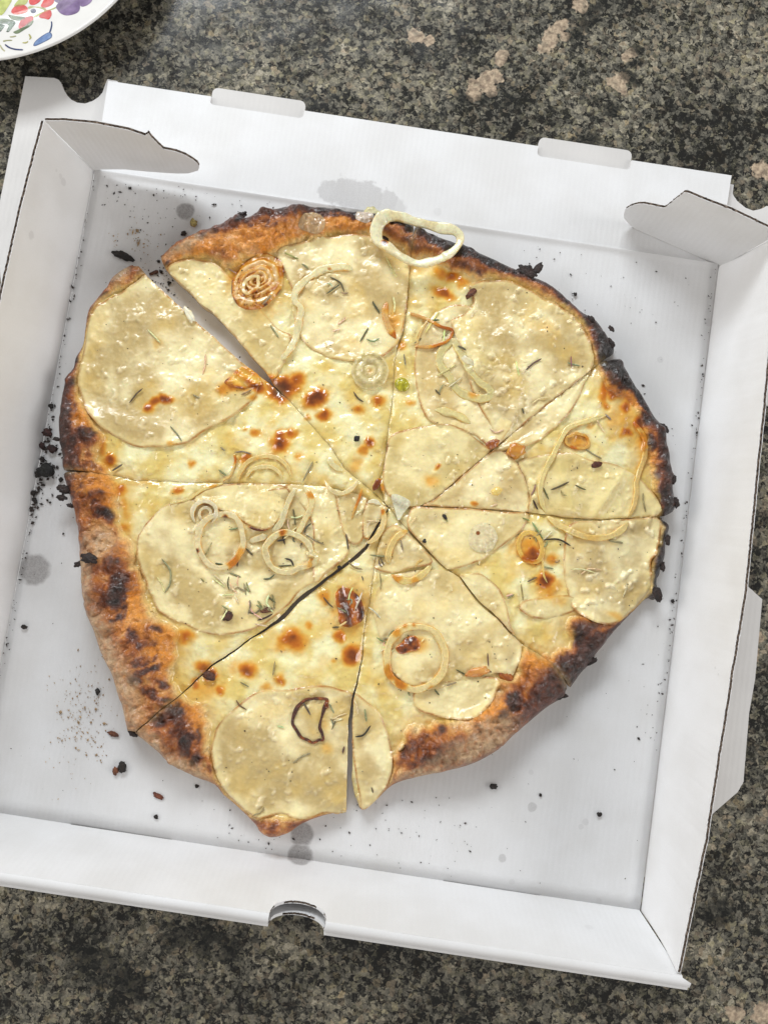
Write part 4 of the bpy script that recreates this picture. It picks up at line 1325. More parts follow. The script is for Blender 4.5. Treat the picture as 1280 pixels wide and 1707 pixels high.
def strand(k, px, w, hgt=.0016, closed=False, col=(238, 222, 172), brown=(), name='onion_ring', seed=0, lift=0., taper=0., edgeb=.25, parent=None, loc=None, mat=None, rough=.3, zfix=None, tilt=0., wv=.22, label=None):
    pts = np.array([unt(p)[:2] for p in px])
    C = catmull(pts, closed, .0006)
    C = resample(C, .0007, closed)
    n = len(C)
    zz = samp(HT, C[:, 0], C[:, 1])
    kk = 7
    pad = np.pad(zz, kk, 'wrap' if closed else 'edge')
    zs = np.convolve(pad, np.ones(2 * kk + 1) / (2 * kk + 1), 'valid')
    zz = np.maximum(zz - .0003, zs) if zfix is None else np.maximum(zz, zfix)
    if closed:
        t = np.roll(C, -1, 0) - np.roll(C, 1, 0)
    else:
        t = np.gradient(C, axis=0)
    t /= np.linalg.norm(t, axis=1)[:, None] + 1e-12
    nl = np.stack([-t[:, 1], t[:, 0]], 1)
    s = np.arange(n) * .0007
    ph = 2 * np.pi * s / (s[-1] + .0007)
    rr = lambda f, q: perlin(np.cos(ph) * f + q, np.sin(ph) * f + seed * 3.7, 11) if closed else perlin(s / .006 * f / 2 + q, s * 0 + seed * 3.7, 11)
    wid = w * .86 / 3250. * (1 + wv * rr(2.2, .5))
    hh = hgt * .9 * (1 + .35 * rr(1.6, 5.5))
    if taper and not closed:
        u = np.linspace(0, 1, n)
        tp = np.clip(np.minimum(u, 1 - u) / taper, 0, 1) ** .6 * .9 + .1
        wid = wid * tp
        hh = hh * tp
    M = 14
    th = np.linspace(0, 2 * np.pi, M, endpoint=False)
    ct, st = np.cos(th), np.sin(th)
    ct = np.sign(ct) * np.abs(ct) ** .7
    st = np.sign(st) * np.abs(st) ** .8
    st = np.where((np.abs(ct) < .35) & (st > 0), st * .80, st)       # shallow groove between the layers
    off = wid[:, None] * .5 * ct[None]
    vz = hh[:, None] * .5 * st[None] + tilt * off
    X = C[:, 0, None] + nl[:, 0, None] * off
    Y = C[:, 1, None] + nl[:, 1, None] * off
    Z = FZ + (zz + hh * .42 + lift)[:, None] + vz
    V = np.stack([X, Y, Z], -1).reshape(-1, 3)
    base = s2l(col)
    nz = fbm(V[:, 0], V[:, 1], .004, 3, 120 + seed)
    nf = fbm(V[:, 0], V[:, 1], .0012, 2, 130 + seed)
    stripe = np.tile(np.cos(ct * 7.5 + seed), (n, 1)).ravel()
    c = np.clip(base * 1.12, 0, .92) * (1 + .22 * nz + .10 * nf + .09 * stripe)[:, None]
    lat = np.tile(np.abs(ct), (n, 1)).ravel()
    und = samp(COL, V[:, 0], V[:, 1])
    mk = (.36 * sst(.85, .25, lat) * np.clip(.75 + 1.2 * nz, 0, 1))[:, None]
    c = c * (1 - mk) + (.55 * und + .45 * s2l((196, 168, 108))) * mk
    eb = (edgeb + .16) * sst(.55, 1., lat) * np.clip(.7 + 1.5 * nz, 0, 1)
    b = eb
    Pp = V - CAMC
    cc = Pp @ CAMR.T
    ux, uy = 640 + FPX * cc[:, 0] / cc[:, 2], 853.5 + FPX * cc[:, 1] / cc[:, 2]
    for (bx, by, br_, bk) in brown:
        d = np.hypot(ux - bx, uy - by) / br_
        b = np.maximum(b, bk * (1 - sst(.3, 1.2, d + .5 * nz)) + 0)
    c = brown_over(np.clip(c, 0, .95), np.clip(b, 0, 1))
    I = np.arange(n * M).reshape(n, M)
    J = np.roll(I, -1, 1)
    if closed:
        K, Lx = np.roll(I, -1, 0), np.roll(J, -1, 0)
        q = np.stack([I, K, Lx, J], -1).reshape(-1, 4)
        faces = [q]
    else:
        q = np.stack([I[:-1], I[1:], J[1:], J[:-1]], -1).reshape(-1, 4)
        faces = [q, I[:1], I[-1:, ::-1]]
    loc = loc if loc is not None else SLLOC[k]
    me = mesh_np(name, V - np.asarray(loc), faces, np.column_stack([c, np.full(len(c), rough)]), True)
    o = link(name, me, mat or M_ONION, parent if parent is not None else SL[k])
    if label: o['label'] = label
    return o


def blob_patch(k, px, zf, cf, name, mat, res=.0004, label=None, parent=None, loc=None, raise_=True, clip=True, oval=False):
    pts = np.array([unt(p)[:2] for p in px])
    poly = resample(catmull(pts, True, .0006), .0009, True)
    P, q, be, sd, S = grid_patch([poly, POLY[k]] if clip else [poly], res)
    x, y = P[:, 0], P[:, 1]
    ht = samp(HT, x, y)
    u = sd / max(1e-5, sd.max())
    cpx = np.mean(pts, 0)
    if oval:
        w_, E_ = np.linalg.eigh(np.cov((pts - cpx).T))
        uv = (np.column_stack([x, y]) - cpx) @ E_
        r_ = np.sqrt(2 * w_)
        ww_ = .06 * fbm(x, y, .008, 2, 145)
        u = 1 - np.sqrt((uv[:, 0] / r_[0]) ** 2 + (uv[:, 1] / r_[1]) ** 2) * (1 + ww_)
        u = np.clip(u, 0, 1)
    z = ht + zf(x - cpx[0], y - cpx[1], u, sd)
    c, r = cf(x - cpx[0], y - cpx[1], u, sd)
    loc = loc if loc is not None else SLLOC[k]
    o = solid(name, P, FZ + z, FZ + ht - .0008, q, be, np.column_stack([c, np.broadcast_to(r, len(x))]), mat, parent if parent is not None else SL[k], loc)
    if label: o['label'] = label
    if raise_:
        raise_top(x, y, z)
    return o


def ell(cx_, cy_, rx, ry, a=0, n=20, wob=.05, seed=0):
    r = np.random.default_rng(seed)
    out = []
    for i in range(n):
        t = 2 * math.pi * i / n
        f = 1 + wob * r.normal()
        u, v = rx * math.cos(t) * f, ry * math.sin(t) * f
        ca, sa = math.cos(math.radians(a)), math.sin(math.radians(a))
        out.append((cx_ + u * ca - v * sa, cy_ + u * sa + v * ca))
    return out


# browned onion disc, its layers stacked like a shell
def o1():
    def uu(x, y, u):
        a = np.arctan2(y, x)
        return np.clip(u + .06 * np.sin(a * 2 + 1) + .05 * fbm(x, y, .006, 2, 143), 0, 1) ** 1.5 + a / (2 * math.pi) / 4.6

    def zf(x, y, u, sd):
        return .0036 * np.clip(u, 0, 1) ** .5 * (1 - .8 * sst(.62, 1, u)) + .0005 * np.cos(uu(x, y, u) * 2 * math.pi * 4.6)

    def cf(x, y, u, sd):
        n = fbm(x, y, .005, 3, 140)
        f = fbm(x, y, .0011, 2, 141)
        b = .30 + .16 * np.cos(uu(x, y, u) * 2 * math.pi * 4.6 + 2.2) + .32 * n + .14 * sst(.3, .0, u) + .2 * sst(.7, 1, u)
        low = sst(-.004, .010, -y - x * .4)
        b = b + .42 * low * sst(.05, .35, f + .4 * n) * (u > .12)
        b = b + .45 * sst(.10, .02, u) * sst(-.0, .3, n + .3 * (y > .004))
        return brown_over(np.broadcast_to(s2l((240, 204, 150)), (len(x), 3)), np.clip(b, 0, .95)), .25
    blob_patch(0, ell(430, 470, 51, 39, -50, 22, .02, 1), zf, cf, 'onion_disc', M_ONION, .0004, 'browned shell-like onion disc', oval=True)


o1()
strand(0, ell(419, 476, 17, 10, -50, 12, .05, 3), 7, .0012, True, (238, 205, 150), [(425, 492, 12, .7)], seed=40, edgeb=.5)
# open strand hooking round on the top slice
strand(0, [(588, 449), (572, 446), (555, 447), (538, 450), (521, 460), (507, 470), (497, 482), (491, 494), (494, 505), (502, 514), (501, 528), (497, 545), (494, 561), (489, 574), (480, 588), (469, 600)], 15, .0020, False, (234, 222, 176), [(549, 447, 4, .7)], 'onion_strand', 41, taper=.05, wv=.35)


def rings(k, cxp, cyp, rx, ry, a, n, base, hi, name='onion_ring', bb=0., label=None, hole=.0, seed=0):
    def zf(x, y, u, sd):
        return .0010 + .0011 * sst(0, .2, u) * (1 - hole * sst(.45, .7, u)) + .0003 * np.cos(u * 2 * math.pi * n)

    def cf(x, y, u, sd):
        nz = fbm(x, y, .004, 3, 150 + seed)
        t = np.clip(.5 + .5 * np.cos(u * 2 * math.pi * n) + .5 * nz, 0, 1)[:, None]
        c = s2l(base) * (1 - t) + s2l(hi) * t
        b = bb * sst(.6, 1.0, u) + .2 * sst(.12, .02, u) * (nz > 0)
        return brown_over(c, np.clip(b, 0, 1)), .3
    return blob_patch(k, ell(cxp, cyp, rx, ry, a, 20, .02, seed), zf, cf, name, M_ONION, .0004, label, oval=True)


rings(0, 617, 619.5, 31, 31, 0, 2.4, (208, 190, 128), (238, 224, 172), hole=.5, bb=.3, seed=2, label='small round onion piece with faint rings')
# bits on the cut between the top slices
strand(0, [(645, 503), (642, 520), (645, 537), (652, 552), (660, 565)], 12, .0014, False, (214, 168, 104), [(646, 510, 14, .5), (658, 560, 14, .6)], 'onion_strand', 42, taper=.2, edgeb=.55)
strand(1, [(684, 523), (698, 528), (711, 534), (733, 545), (748, 549), (754, 552), (750, 564), (742, 571), (730, 576), (715, 579), (702, 579), (692, 578)], 6, .0018, False, (214, 160, 90), [(745, 549, 30, .66), (735, 575, 26, .55)], 'onion_strand', 43, edgeb=.65)
strand(1, [(716, 530), (706, 545), (699, 560), (694, 575)], 4, .0010, False, (216, 188, 120), [], 'onion_strand', 44, edgeb=.5)
strand(1, [(756, 570), (742, 578), (733, 592), (734, 610), (747, 626), (762, 650), (786, 662), (806, 665), (819, 658), (812, 646), (798, 637), (785, 620), (776, 604), (768, 588)], 15, .0010, True, (222, 208, 150), [(790, 655, 12, .4)], 'onion_ring', 45, wv=.35, edgeb=.2)
strand(1, [(766, 590), (776, 600), (786, 606), (783, 612)], 13, .0014, False, (232, 222, 190), [], 'onion_strand', 46, taper=.3)
strand(1, [(724, 683), (745, 687), (765, 694), (784, 706)], 15, .0016, False, (230, 214, 152), [], 'onion_strand', 47, taper=.25)
# two pale rings and the curl on the left lower slice
strand(6, ell(369.5, 901, 38, 45, 8, 16, .025, 5), 12, .0028, True, (230, 216, 172), [(391, 938, 20, .55), (376, 864, 7, .9), (328, 918, 5, 1.0), (404, 920, 16, .4)], 'onion_ring', 48)
sp = [(344 + r * math.cos(a), 856 + r * math.sin(a)) for a, r in zip(np.linspace(2.4, 7.4, 16), np.linspace(23, 17, 16))]
strand(6, sp, 9, .0030, False, (232, 224, 194), [], 'onion_strand', 49, taper=.15)
sp = [(346 + r * math.cos(a), 856 + r * math.sin(a)) for a, r in zip(np.linspace(2.0, 8.4, 18), np.linspace(14, 3, 18))]
strand(6, sp, 6, .0026, False, (224, 214, 182), [], 'onion_strand', 50, taper=.15)
strand(6, ell(482, 921, 37, 33, 10, 14, .05, 6), 12, .0024, True, (230, 216, 168), [(520, 940, 16, .35), (470, 888, 8, .7)], 'onion_ring', 51, wv=.3)
strand(6, [(455, 890), (470, 868), (478, 845), (486, 826), (494, 815)], 12, .0014, False, (222, 210, 166), [], 'onion_strand', 52, taper=.12)
strand(6, [(494, 896), (506, 872), (516, 852), (520, 836), (515, 822), (507, 812)], 11, .0018, False, (228, 212, 160), [(517, 826, 10, .5)], 'onion_strand', 53, taper=.12)
strand(6, [(509, 918), (519, 926), (528, 925), (526, 936), (519, 946)], 10, .0016, False, (226, 208, 152), [], 'onion_strand', 54, taper=.2)
strand(6, [(415, 903), (430, 898), (446, 893)], 13, .0012, False, (220, 208, 170), [], 'onion_strand', 55, taper=.2)
strand(6, [(412, 876), (424, 882), (436, 884), (447, 883)], 4, .0012, False, (120, 80, 50), [(430, 880, 30, .85)], 'onion_skin', 56, taper=.3)
# arcs by the left cut
strand(7, [(397, 801), (403, 784), (414, 770), (430, 763), (450, 761), (468, 767), (480, 779), (486, 796)], 9, .0014, False, (232, 206, 140), [(430, 770, 10, .35)], 'onion_strand', 57, taper=.15, edgeb=.4)
strand(7, [(410, 796), (420, 784), (434, 779), (452, 779), (465, 787), (471, 798)], 8, .0016, False, (232, 214, 156), [(436, 790, 6, .4)], 'onion_strand', 58, taper=.15, edgeb=.3)
strand(7, [(391, 757), (393, 768), (390, 780), (384, 793), (372, 801)], 5, .0010, False, (220, 186, 120), [(392, 768, 12, .6)], 'onion_skin', 59, edgeb=.6)
strand(6, [(372, 806), (352, 812), (334, 820), (316, 832), (300, 836), (284, 840)], 5, .0010, False, (226, 204, 140), [(355, 811, 10, .4)], 'onion_skin', 60, edgeb=.4)
# cups near the middle
strand(7, [(548, 761), (553, 772), (561, 780), (572, 784)], 13, .0016, False, (228, 218, 170), [], 'onion_strand', 61, taper=.3)
strand(6, [(541, 800), (548, 813), (558, 821), (570, 823), (583, 818), (592, 809), (597, 799)], 9, .0030, False, (230, 214, 164), [], 'onion_strand', 62, taper=.25)
strand(6, [(604, 812), (599, 830), (592, 848), (586, 866)], 5, .0010, False, (206, 150, 70), [(598, 832, 26, .55)], 'onion_skin', 63, edgeb=.5, taper=.2)
strand(6, [(636, 846), (640, 862), (636, 882), (625, 898), (612, 906)], 11, .0024, False, (228, 204, 146), [(636, 853, 8, .55)], 'onion_strand', 64, taper=.2)
strand(6, [(612, 838), (624, 836), (636, 842)], 9, .0020, False, (232, 226, 196), [], 'onion_strand', 65, taper=.3)
strand(0, [(634, 797), (628, 808), (622, 818)], 12, .0024, False, (150, 92, 44), [(628, 810, 20, .78)], 'onion_strand', 66, taper=.3)
strand(1, [(636, 798), (637, 812), (641, 824)], 7, .0020, False, (222, 180, 110), [(638, 812, 10, .5)], 'onion_strand', 67, taper=.3)
blob_patch(1, [(652, 826), (666, 826), (684, 838), (672, 856), (664, 868), (658, 850)], lambda x, y, u, sd: .0012 + 0 * x, lambda x, y, u, sd: (np.broadcast_to(s2l((236, 234, 204)), (len(x), 3)), .4), 'onion_chip', M_ONION, label='pale onion chip', clip=False)
# ring at the tip of the bottom right slice
strand(4, [(680, 884), (668, 890), (658, 899), (651, 912), (647, 926), (648, 940)], 12, .0024, False, (228, 202, 132), [(676, 886, 10, .3)], 'onion_strand', 68, taper=.15)
strand(4, [(652, 958), (666, 966), (682, 968), (698, 962), (711, 951), (719, 940)], 13, .0024, False, (236, 212, 140), [(660, 964, 14, .45), (690, 968, 12, .4)], 'onion_strand', 69, taper=.2)
strand(4, [(706, 932), (696, 938), (691, 948)], 4, .0010, False, (216, 176, 100), [], 'onion_skin', 70, taper=.2)
# thick round ring
strand(4, ell(693, 1096, 49, 53, 10, 18, .02, 7), 14, .0030, True, (236, 214, 154), [(652, 1120, 20, .52), (668, 1138, 16, .55), (660, 1054, 12, .45), (720, 1150, 8, .6), (675, 1042, 6, .5), (690, 1041, 5, .5)], 'onion_ring', 71, edgeb=.3)
blob_patch(4, [(659, 1080), (668, 1072), (678, 1062), (692, 1060), (700, 1070), (698, 1082), (684, 1086), (668, 1090)], lambda x, y, u, sd: .0004 + .0012 * np.clip(u, 0, 1) ** .6 + .0005 * fbm(x, y, .003, 2, 160), lambda x, y, u, sd: (ramp(np.clip(.80 + .25 * fbm(x, y, .003, 2, 161) - .25 * sst(.3, 0, u), 0, 1), BR), .4), 'cheese_blister', M_CHEESE, label='dark burnt blister')
# burnt outline on the bottom slice
strand(5, [(545, 1166), (528, 1164), (511, 1166), (501, 1173), (494, 1182), (489, 1196), (488, 1206), (494, 1216), (503, 1229), (513, 1233), (522, 1238), (532, 1233), (539, 1233), (537, 1222), (533, 1212), (535, 1200), (538, 1190), (541, 1178)], 5.5, .0012, True, (70, 30, 16), [(515, 1200, 80, .93)], 'onion_skin', 72, edgeb=.9, mat=M_CHAR, wv=.5, label='burnt onion outline')
strand(5, [(542, 1170), (545, 1176), (543, 1182)], 8, .0012, False, (120, 56, 20), [(543, 1176, 12, .8)], 'onion_skin', 73, taper=.3)


# glossy brown clump
def o15():
    def zf(x, y, u, sd):
        return .0006 + .0026 * np.clip(u, 0, 1) ** .55 + .0007 * np.cos((x * .9 + y * .35 + .0015 * fbm(x, y, .006, 2, 171)) / .0011)

    def cf(x, y, u, sd):
        n = fbm(x, y, .005, 3, 172)
        b = .77 + .14 * np.cos((x * .9 + y * .35 + .0015 * fbm(x, y, .006, 2, 171)) / .0011 + 1.0) + .2 * n
        return ramp(np.clip(b, .5, .95), BR), .32
    blob_patch(5, [(560, 988), (568, 980), (580, 980), (592, 988), (602, 1000), (607, 1018), (604, 1034), (592, 1042), (578, 1046), (566, 1038), (564, 1020), (560, 1004)], zf, cf, 'onion_clump', M_CHEESE, .0004, 'glossy dark brown onion clump')


o15()
# long loop across the right cut
strand(2, [(1010, 652 + 40), (985, 700), (960, 708), (944, 716), (933, 734), (922, 757), (912, 775), (905, 790), (900, 808), (899, 824), (903, 842), (910, 855)], 10, .0020, False, (234, 216, 150), [], 'onion_strand', 74, taper=.08)
strand(3, [(911, 860), (926, 873), (940, 881), (955, 888), (975, 895), (998, 897), (1018, 893), (1034, 884), (1046, 871)], 12, .0022, False, (234, 208, 140), [(985, 897, 20, .25)], 'onion_strand', 75, taper=.08)
strand(2, [(1047, 862), (1055, 842), (1059, 822), (1059, 805), (1063, 788), (1071, 766), (1075, 748), (1072, 732), (1062, 714), (1054, 703)], 10, .0022, False, (232, 200, 128), [(1072, 735, 26, .5), (1060, 706, 14, .6)], 'onion_strand', 76, taper=.1)
# flat round, amber pieces, small ring
blob_patch(3, ell(804, 897, 25, 24, -20, 16, .03, 9), lambda x, y, u, sd: .0005 + .0004 * sst(0, .3, u), lambda x, y, u, sd: (brown_over(np.clip(s2l((240, 226, 182)) * (1 + .2 * fbm(x, y, .003, 2, 181))[:, None], 0, .95), .75 * (np.hypot(x + .0028, y - .002) < .0011)), .4), 'onion_disc', M_ONION, label='small flat white onion round')
strand(3, ell(884, 912, 19, 26, -20, 14, .06, 10), 9, .0012, True, (236, 190, 96), [(882, 930, 16, .68)], 'onion_ring', 77, edgeb=.45, label='amber caramelised onion ring')
strand(3, [(898, 915), (902, 930), (904, 945), (906, 960), (912, 972)], 4, .0010, False, (230, 196, 112), [], 'onion_skin', 78, taper=.2)
strand(2, ell(961, 736, 19, 12, 5, 14, .08, 11), 6, .0016, True, (220, 170, 84), [(955, 748, 12, .6), (975, 730, 10, .5)], 'onion_ring', 79, edgeb=.6)


def o21():
    def zf(x, y, u, sd):
        return .0004 + .0018 * np.clip(u, 0, 1) ** .6 + .0005 * np.cos((x * .5 + y) / .0009)

    def cf(x, y, u, sd):
        n = fbm(x, y, .005, 3, 191)
        b = .34 + .14 * np.cos((x * .5 + y) / .0009) + .3 * n + .35 * sst(.35, .05, u) * (y < 0)
        return ramp(np.clip(b, .18, .9), BR), .24
    blob_patch(7, [(374, 638), (385, 628), (398, 614), (408, 612), (424, 618), (436, 632), (438, 640), (424, 644), (404, 648), (388, 646)], zf, cf, 'onion_clump', M_CHEESE, .0004, 'amber onion piece beside the gap')


o21()
blob_patch(0, [(500, 366), (506, 358), (520, 354), (534, 358), (542, 368), (540, 382), (528, 390), (512, 386), (498, 378)], lambda x, y, u, sd: .0003 + .0006 * sst(0, .5, u), lambda x, y, u, sd: (np.clip(s2l((206, 172, 128)) * (1 + .4 * fbm(x, y, .004, 3, 195))[:, None], 0, .9), .22), 'onion_chip', M_ONION, label='translucent onion film on the crust', raise_=False)
blob_patch(0, [(592, 360), (600, 352), (612, 352), (622, 358), (622, 368), (610, 372), (598, 368)], lambda x, y, u, sd: .0003 + .0006 * sst(0, .5, u), lambda x, y, u, sd: (np.clip(s2l((214, 196, 176)) * (1 + .4 * fbm(x, y, .004, 3, 196))[:, None], 0, .9), .22), 'onion_chip', M_ONION, raise_=False)
# green-gold bead
blob_patch(1, ell(670, 641, 13, 11, 30, 12, .02, 12), lambda x, y, u, sd: .0004 + .0016 * np.clip(u, 0, 1) ** .5, lambda x, y, u, sd: (np.clip(s2l((176, 168, 40)) * (1 + .5 * fbm(x, y, .002, 2, 197))[:, None], 0, .9), .12), 'leek_core', M_CHEESE, .0003, 'glossy yellow-green core')


# garlic and flakes baked onto the slices
def nugget(k, px, r, squash, c0, c1, name, seed, parent=None, loc=None, h=None, label=None, rough=.5, rx=1., turn=0., mat=None, kind_thing=None, jag=.32):
    P0 = unt(px) if h is None else un(px, h)
    bm = bmesh.new()
    bmesh.ops.create_icosphere(bm, subdivisions=3, radius=1)
    V = np.array([v.co[:] for v in bm.verts])
    F = np.array([[v.index for v in f.verts] for f in bm.faces])
    bm.free()
    rg = np.random.default_rng(seed)
    o3 = rg.random(3) * 50
    nn = perlin(V[:, 0] * 1.4 + o3[0] + V[:, 2], V[:, 1] * 1.4 + o3[1], 7) + .6 * perlin(V[:, 0] * 3.1 + o3[2], V[:, 1] * 3.1 + V[:, 2] * 2, 9)
    V = V * (1 + jag * nn)[:, None]
    rr = r / 3300.
    V = V * np.array([rr * rx, rr / math.sqrt(rx), rr * squash])
    a = math.radians(turn)
    V = np.column_stack([V[:, 0] * math.cos(a) - V[:, 1] * math.sin(a), V[:, 0] * math.sin(a) + V[:, 1] * math.cos(a), V[:, 2]])
    zlow = V[:, 2].min()
    V[:, 2] -= zlow * .75 if k is not None else zlow
    t = np.clip(.5 + .9 * nn, 0, 1)[:, None]
    c = s2l(c0) * (1 - t) + s2l(c1) * t
    base = np.array([P0[0], P0[1], P0[2]])
    VV = V + base
    if k is not None:
        loc = SLLOC[k] if loc is None else loc
        parent = SL[k] if parent is None else parent
        VV = VV - np.asarray(loc)
        me = mesh_np(name, VV, [F], np.column_stack([c, np.full(len(c), rough)]), True)
        o = link(name, me, mat or M_CHEESE, parent)
    else:
        me = mesh_np(name, V, [F], np.column_stack([c, np.full(len(c), rough)]), True)
        o = link(name, me, mat or M_CHAR)
        o.location = base
    if label: o['label'] = label
    return o


nugget(2, (858, 752), 13, .6, (222, 164, 70), (190, 116, 36), 'garlic_bit', 1, rx=1.2, rough=.25)
nugget(1, (820, 741), 9, .7, (190, 110, 40), (130, 60, 24), 'garlic_bit', 2, rx=1.3, turn=30, rough=.3)
nugget(2, (828, 819), 7, .6, (240, 216, 130), (226, 190, 96), 'garlic_bit', 3, rx=1.3, turn=30)
nugget(7, (317, 526), 8, .6, (248, 244, 220), (236, 226, 190), 'garlic_bit', 4, rx=2.0, turn=-50)
nugget(4, (669, 1245), 5, .7, (250, 230, 180), (230, 190, 120), 'garlic_bit', 5, rx=1.5, turn=60)
nugget(4, (797, 1119), 10, .35, (226, 166, 84), (190, 116, 48), 'garlic_bit', 6, rx=1.9, turn=20)
nugget(4, (843, 1127), 10, .35, (190, 112, 44), (150, 80, 30), 'garlic_bit', 7, rx=1.5, turn=-30)
nugget(6, (380, 1027), 8, .25, (92, 48, 26), (54, 30, 20), 'burnt_flake', 8, rx=1.1, turn=50, mat=M_CHAR)
nugget(6, (443, 1017), 6, .25, (128, 76, 40), (84, 48, 26), 'burnt_flake', 9, rx=1.6, turn=20, mat=M_CHAR)
nugget(5, (350, 1126), 8, .4, (96, 50, 28), (58, 32, 22), 'burnt_flake', 10, rx=1.2, mat=M_CHAR, rough=.3)
nugget(0, (640, 400), 7, .4, (60, 30, 18), (40, 22, 16), 'burnt_flake', 11, rx=1.6, turn=0, mat=M_CHAR)
nugget(2, (993, 775), 6, .4, (110, 50, 24), (70, 30, 18), 'burnt_flake', 12, rx=1.5, turn=25, mat=M_CHAR)
nugget(0, (595, 732), 5, .7, (30, 24, 20), (18, 16, 15), 'burnt_flake', 13, mat=M_CHAR)
nugget(3, (707, 902), 3.4, .7, (30, 24, 20), (18, 16, 15), 'burnt_flake', 14, mat=M_CHAR)
nugget(3, (741, 862), 3.6, .7, (40, 30, 22), (24, 20, 16), 'burnt_flake', 15, rx=1.5, turn=-50, mat=M_CHAR)
nugget(5, (566, 946), 3.6, .7, (30, 24, 20), (18, 16, 15), 'burnt_flake', 16, mat=M_CHAR)
nugget(1, (785, 490), 7, .5, (120, 70, 40), (80, 40, 24), 'burnt_flake', 17, rx=1.6, turn=50, mat=M_CHAR)
for (x, y, r, tn, k, sd_) in [(880, 455, 18, 20, 1, 18), (896, 448, 12, -60, 1, 19), (868, 452, 11, -30, 1, 20), (402, 360, 11, -30, 0, 21), (150, 930, 14, 12, 6, 22), (133, 940, 9, -30, 6, 23), (108, 815, 12, 10, 6, 24), (104, 830, 9, 0, 6, 25), (119, 843, 7, 0, 6, 26), (96, 732, 7, 0, 7, 27),
                              (1106, 714, 10, 30, 2, 28), (1122, 800, 8, 90, 2, 29), (1126, 838, 9, 80, 2, 30), (1094, 990, 13, 60, 3, 31), (1112, 900, 9, 80, 3, 32), (1104, 945, 8, 80, 3, 33), (985, 1102, 10, -40, 3, 34), (936, 1160, 9, -30, 4, 35), (1018, 572, 9, 60, 1, 36), (985, 532, 8, 40, 1, 37), (222, 1222, 9, 30, 5, 38), (1018, 548, 7, 40, 1, 39)]:
    nugget(k, (x, y), r * .62, .30, (52, 32, 25), (30, 21, 18), 'burnt_flake', sd_ + 100, rx=1.5, turn=-tn, mat=M_CHAR, rough=.45, h=.0085 if (d_out[int(np.clip((un((x, y), .008)[1] - Y0) / RES, 0, NY - 1)), int(np.clip((un((x, y), .008)[0] - X0) / RES, 0, NX - 1))] < .003) else None, jag=.5)

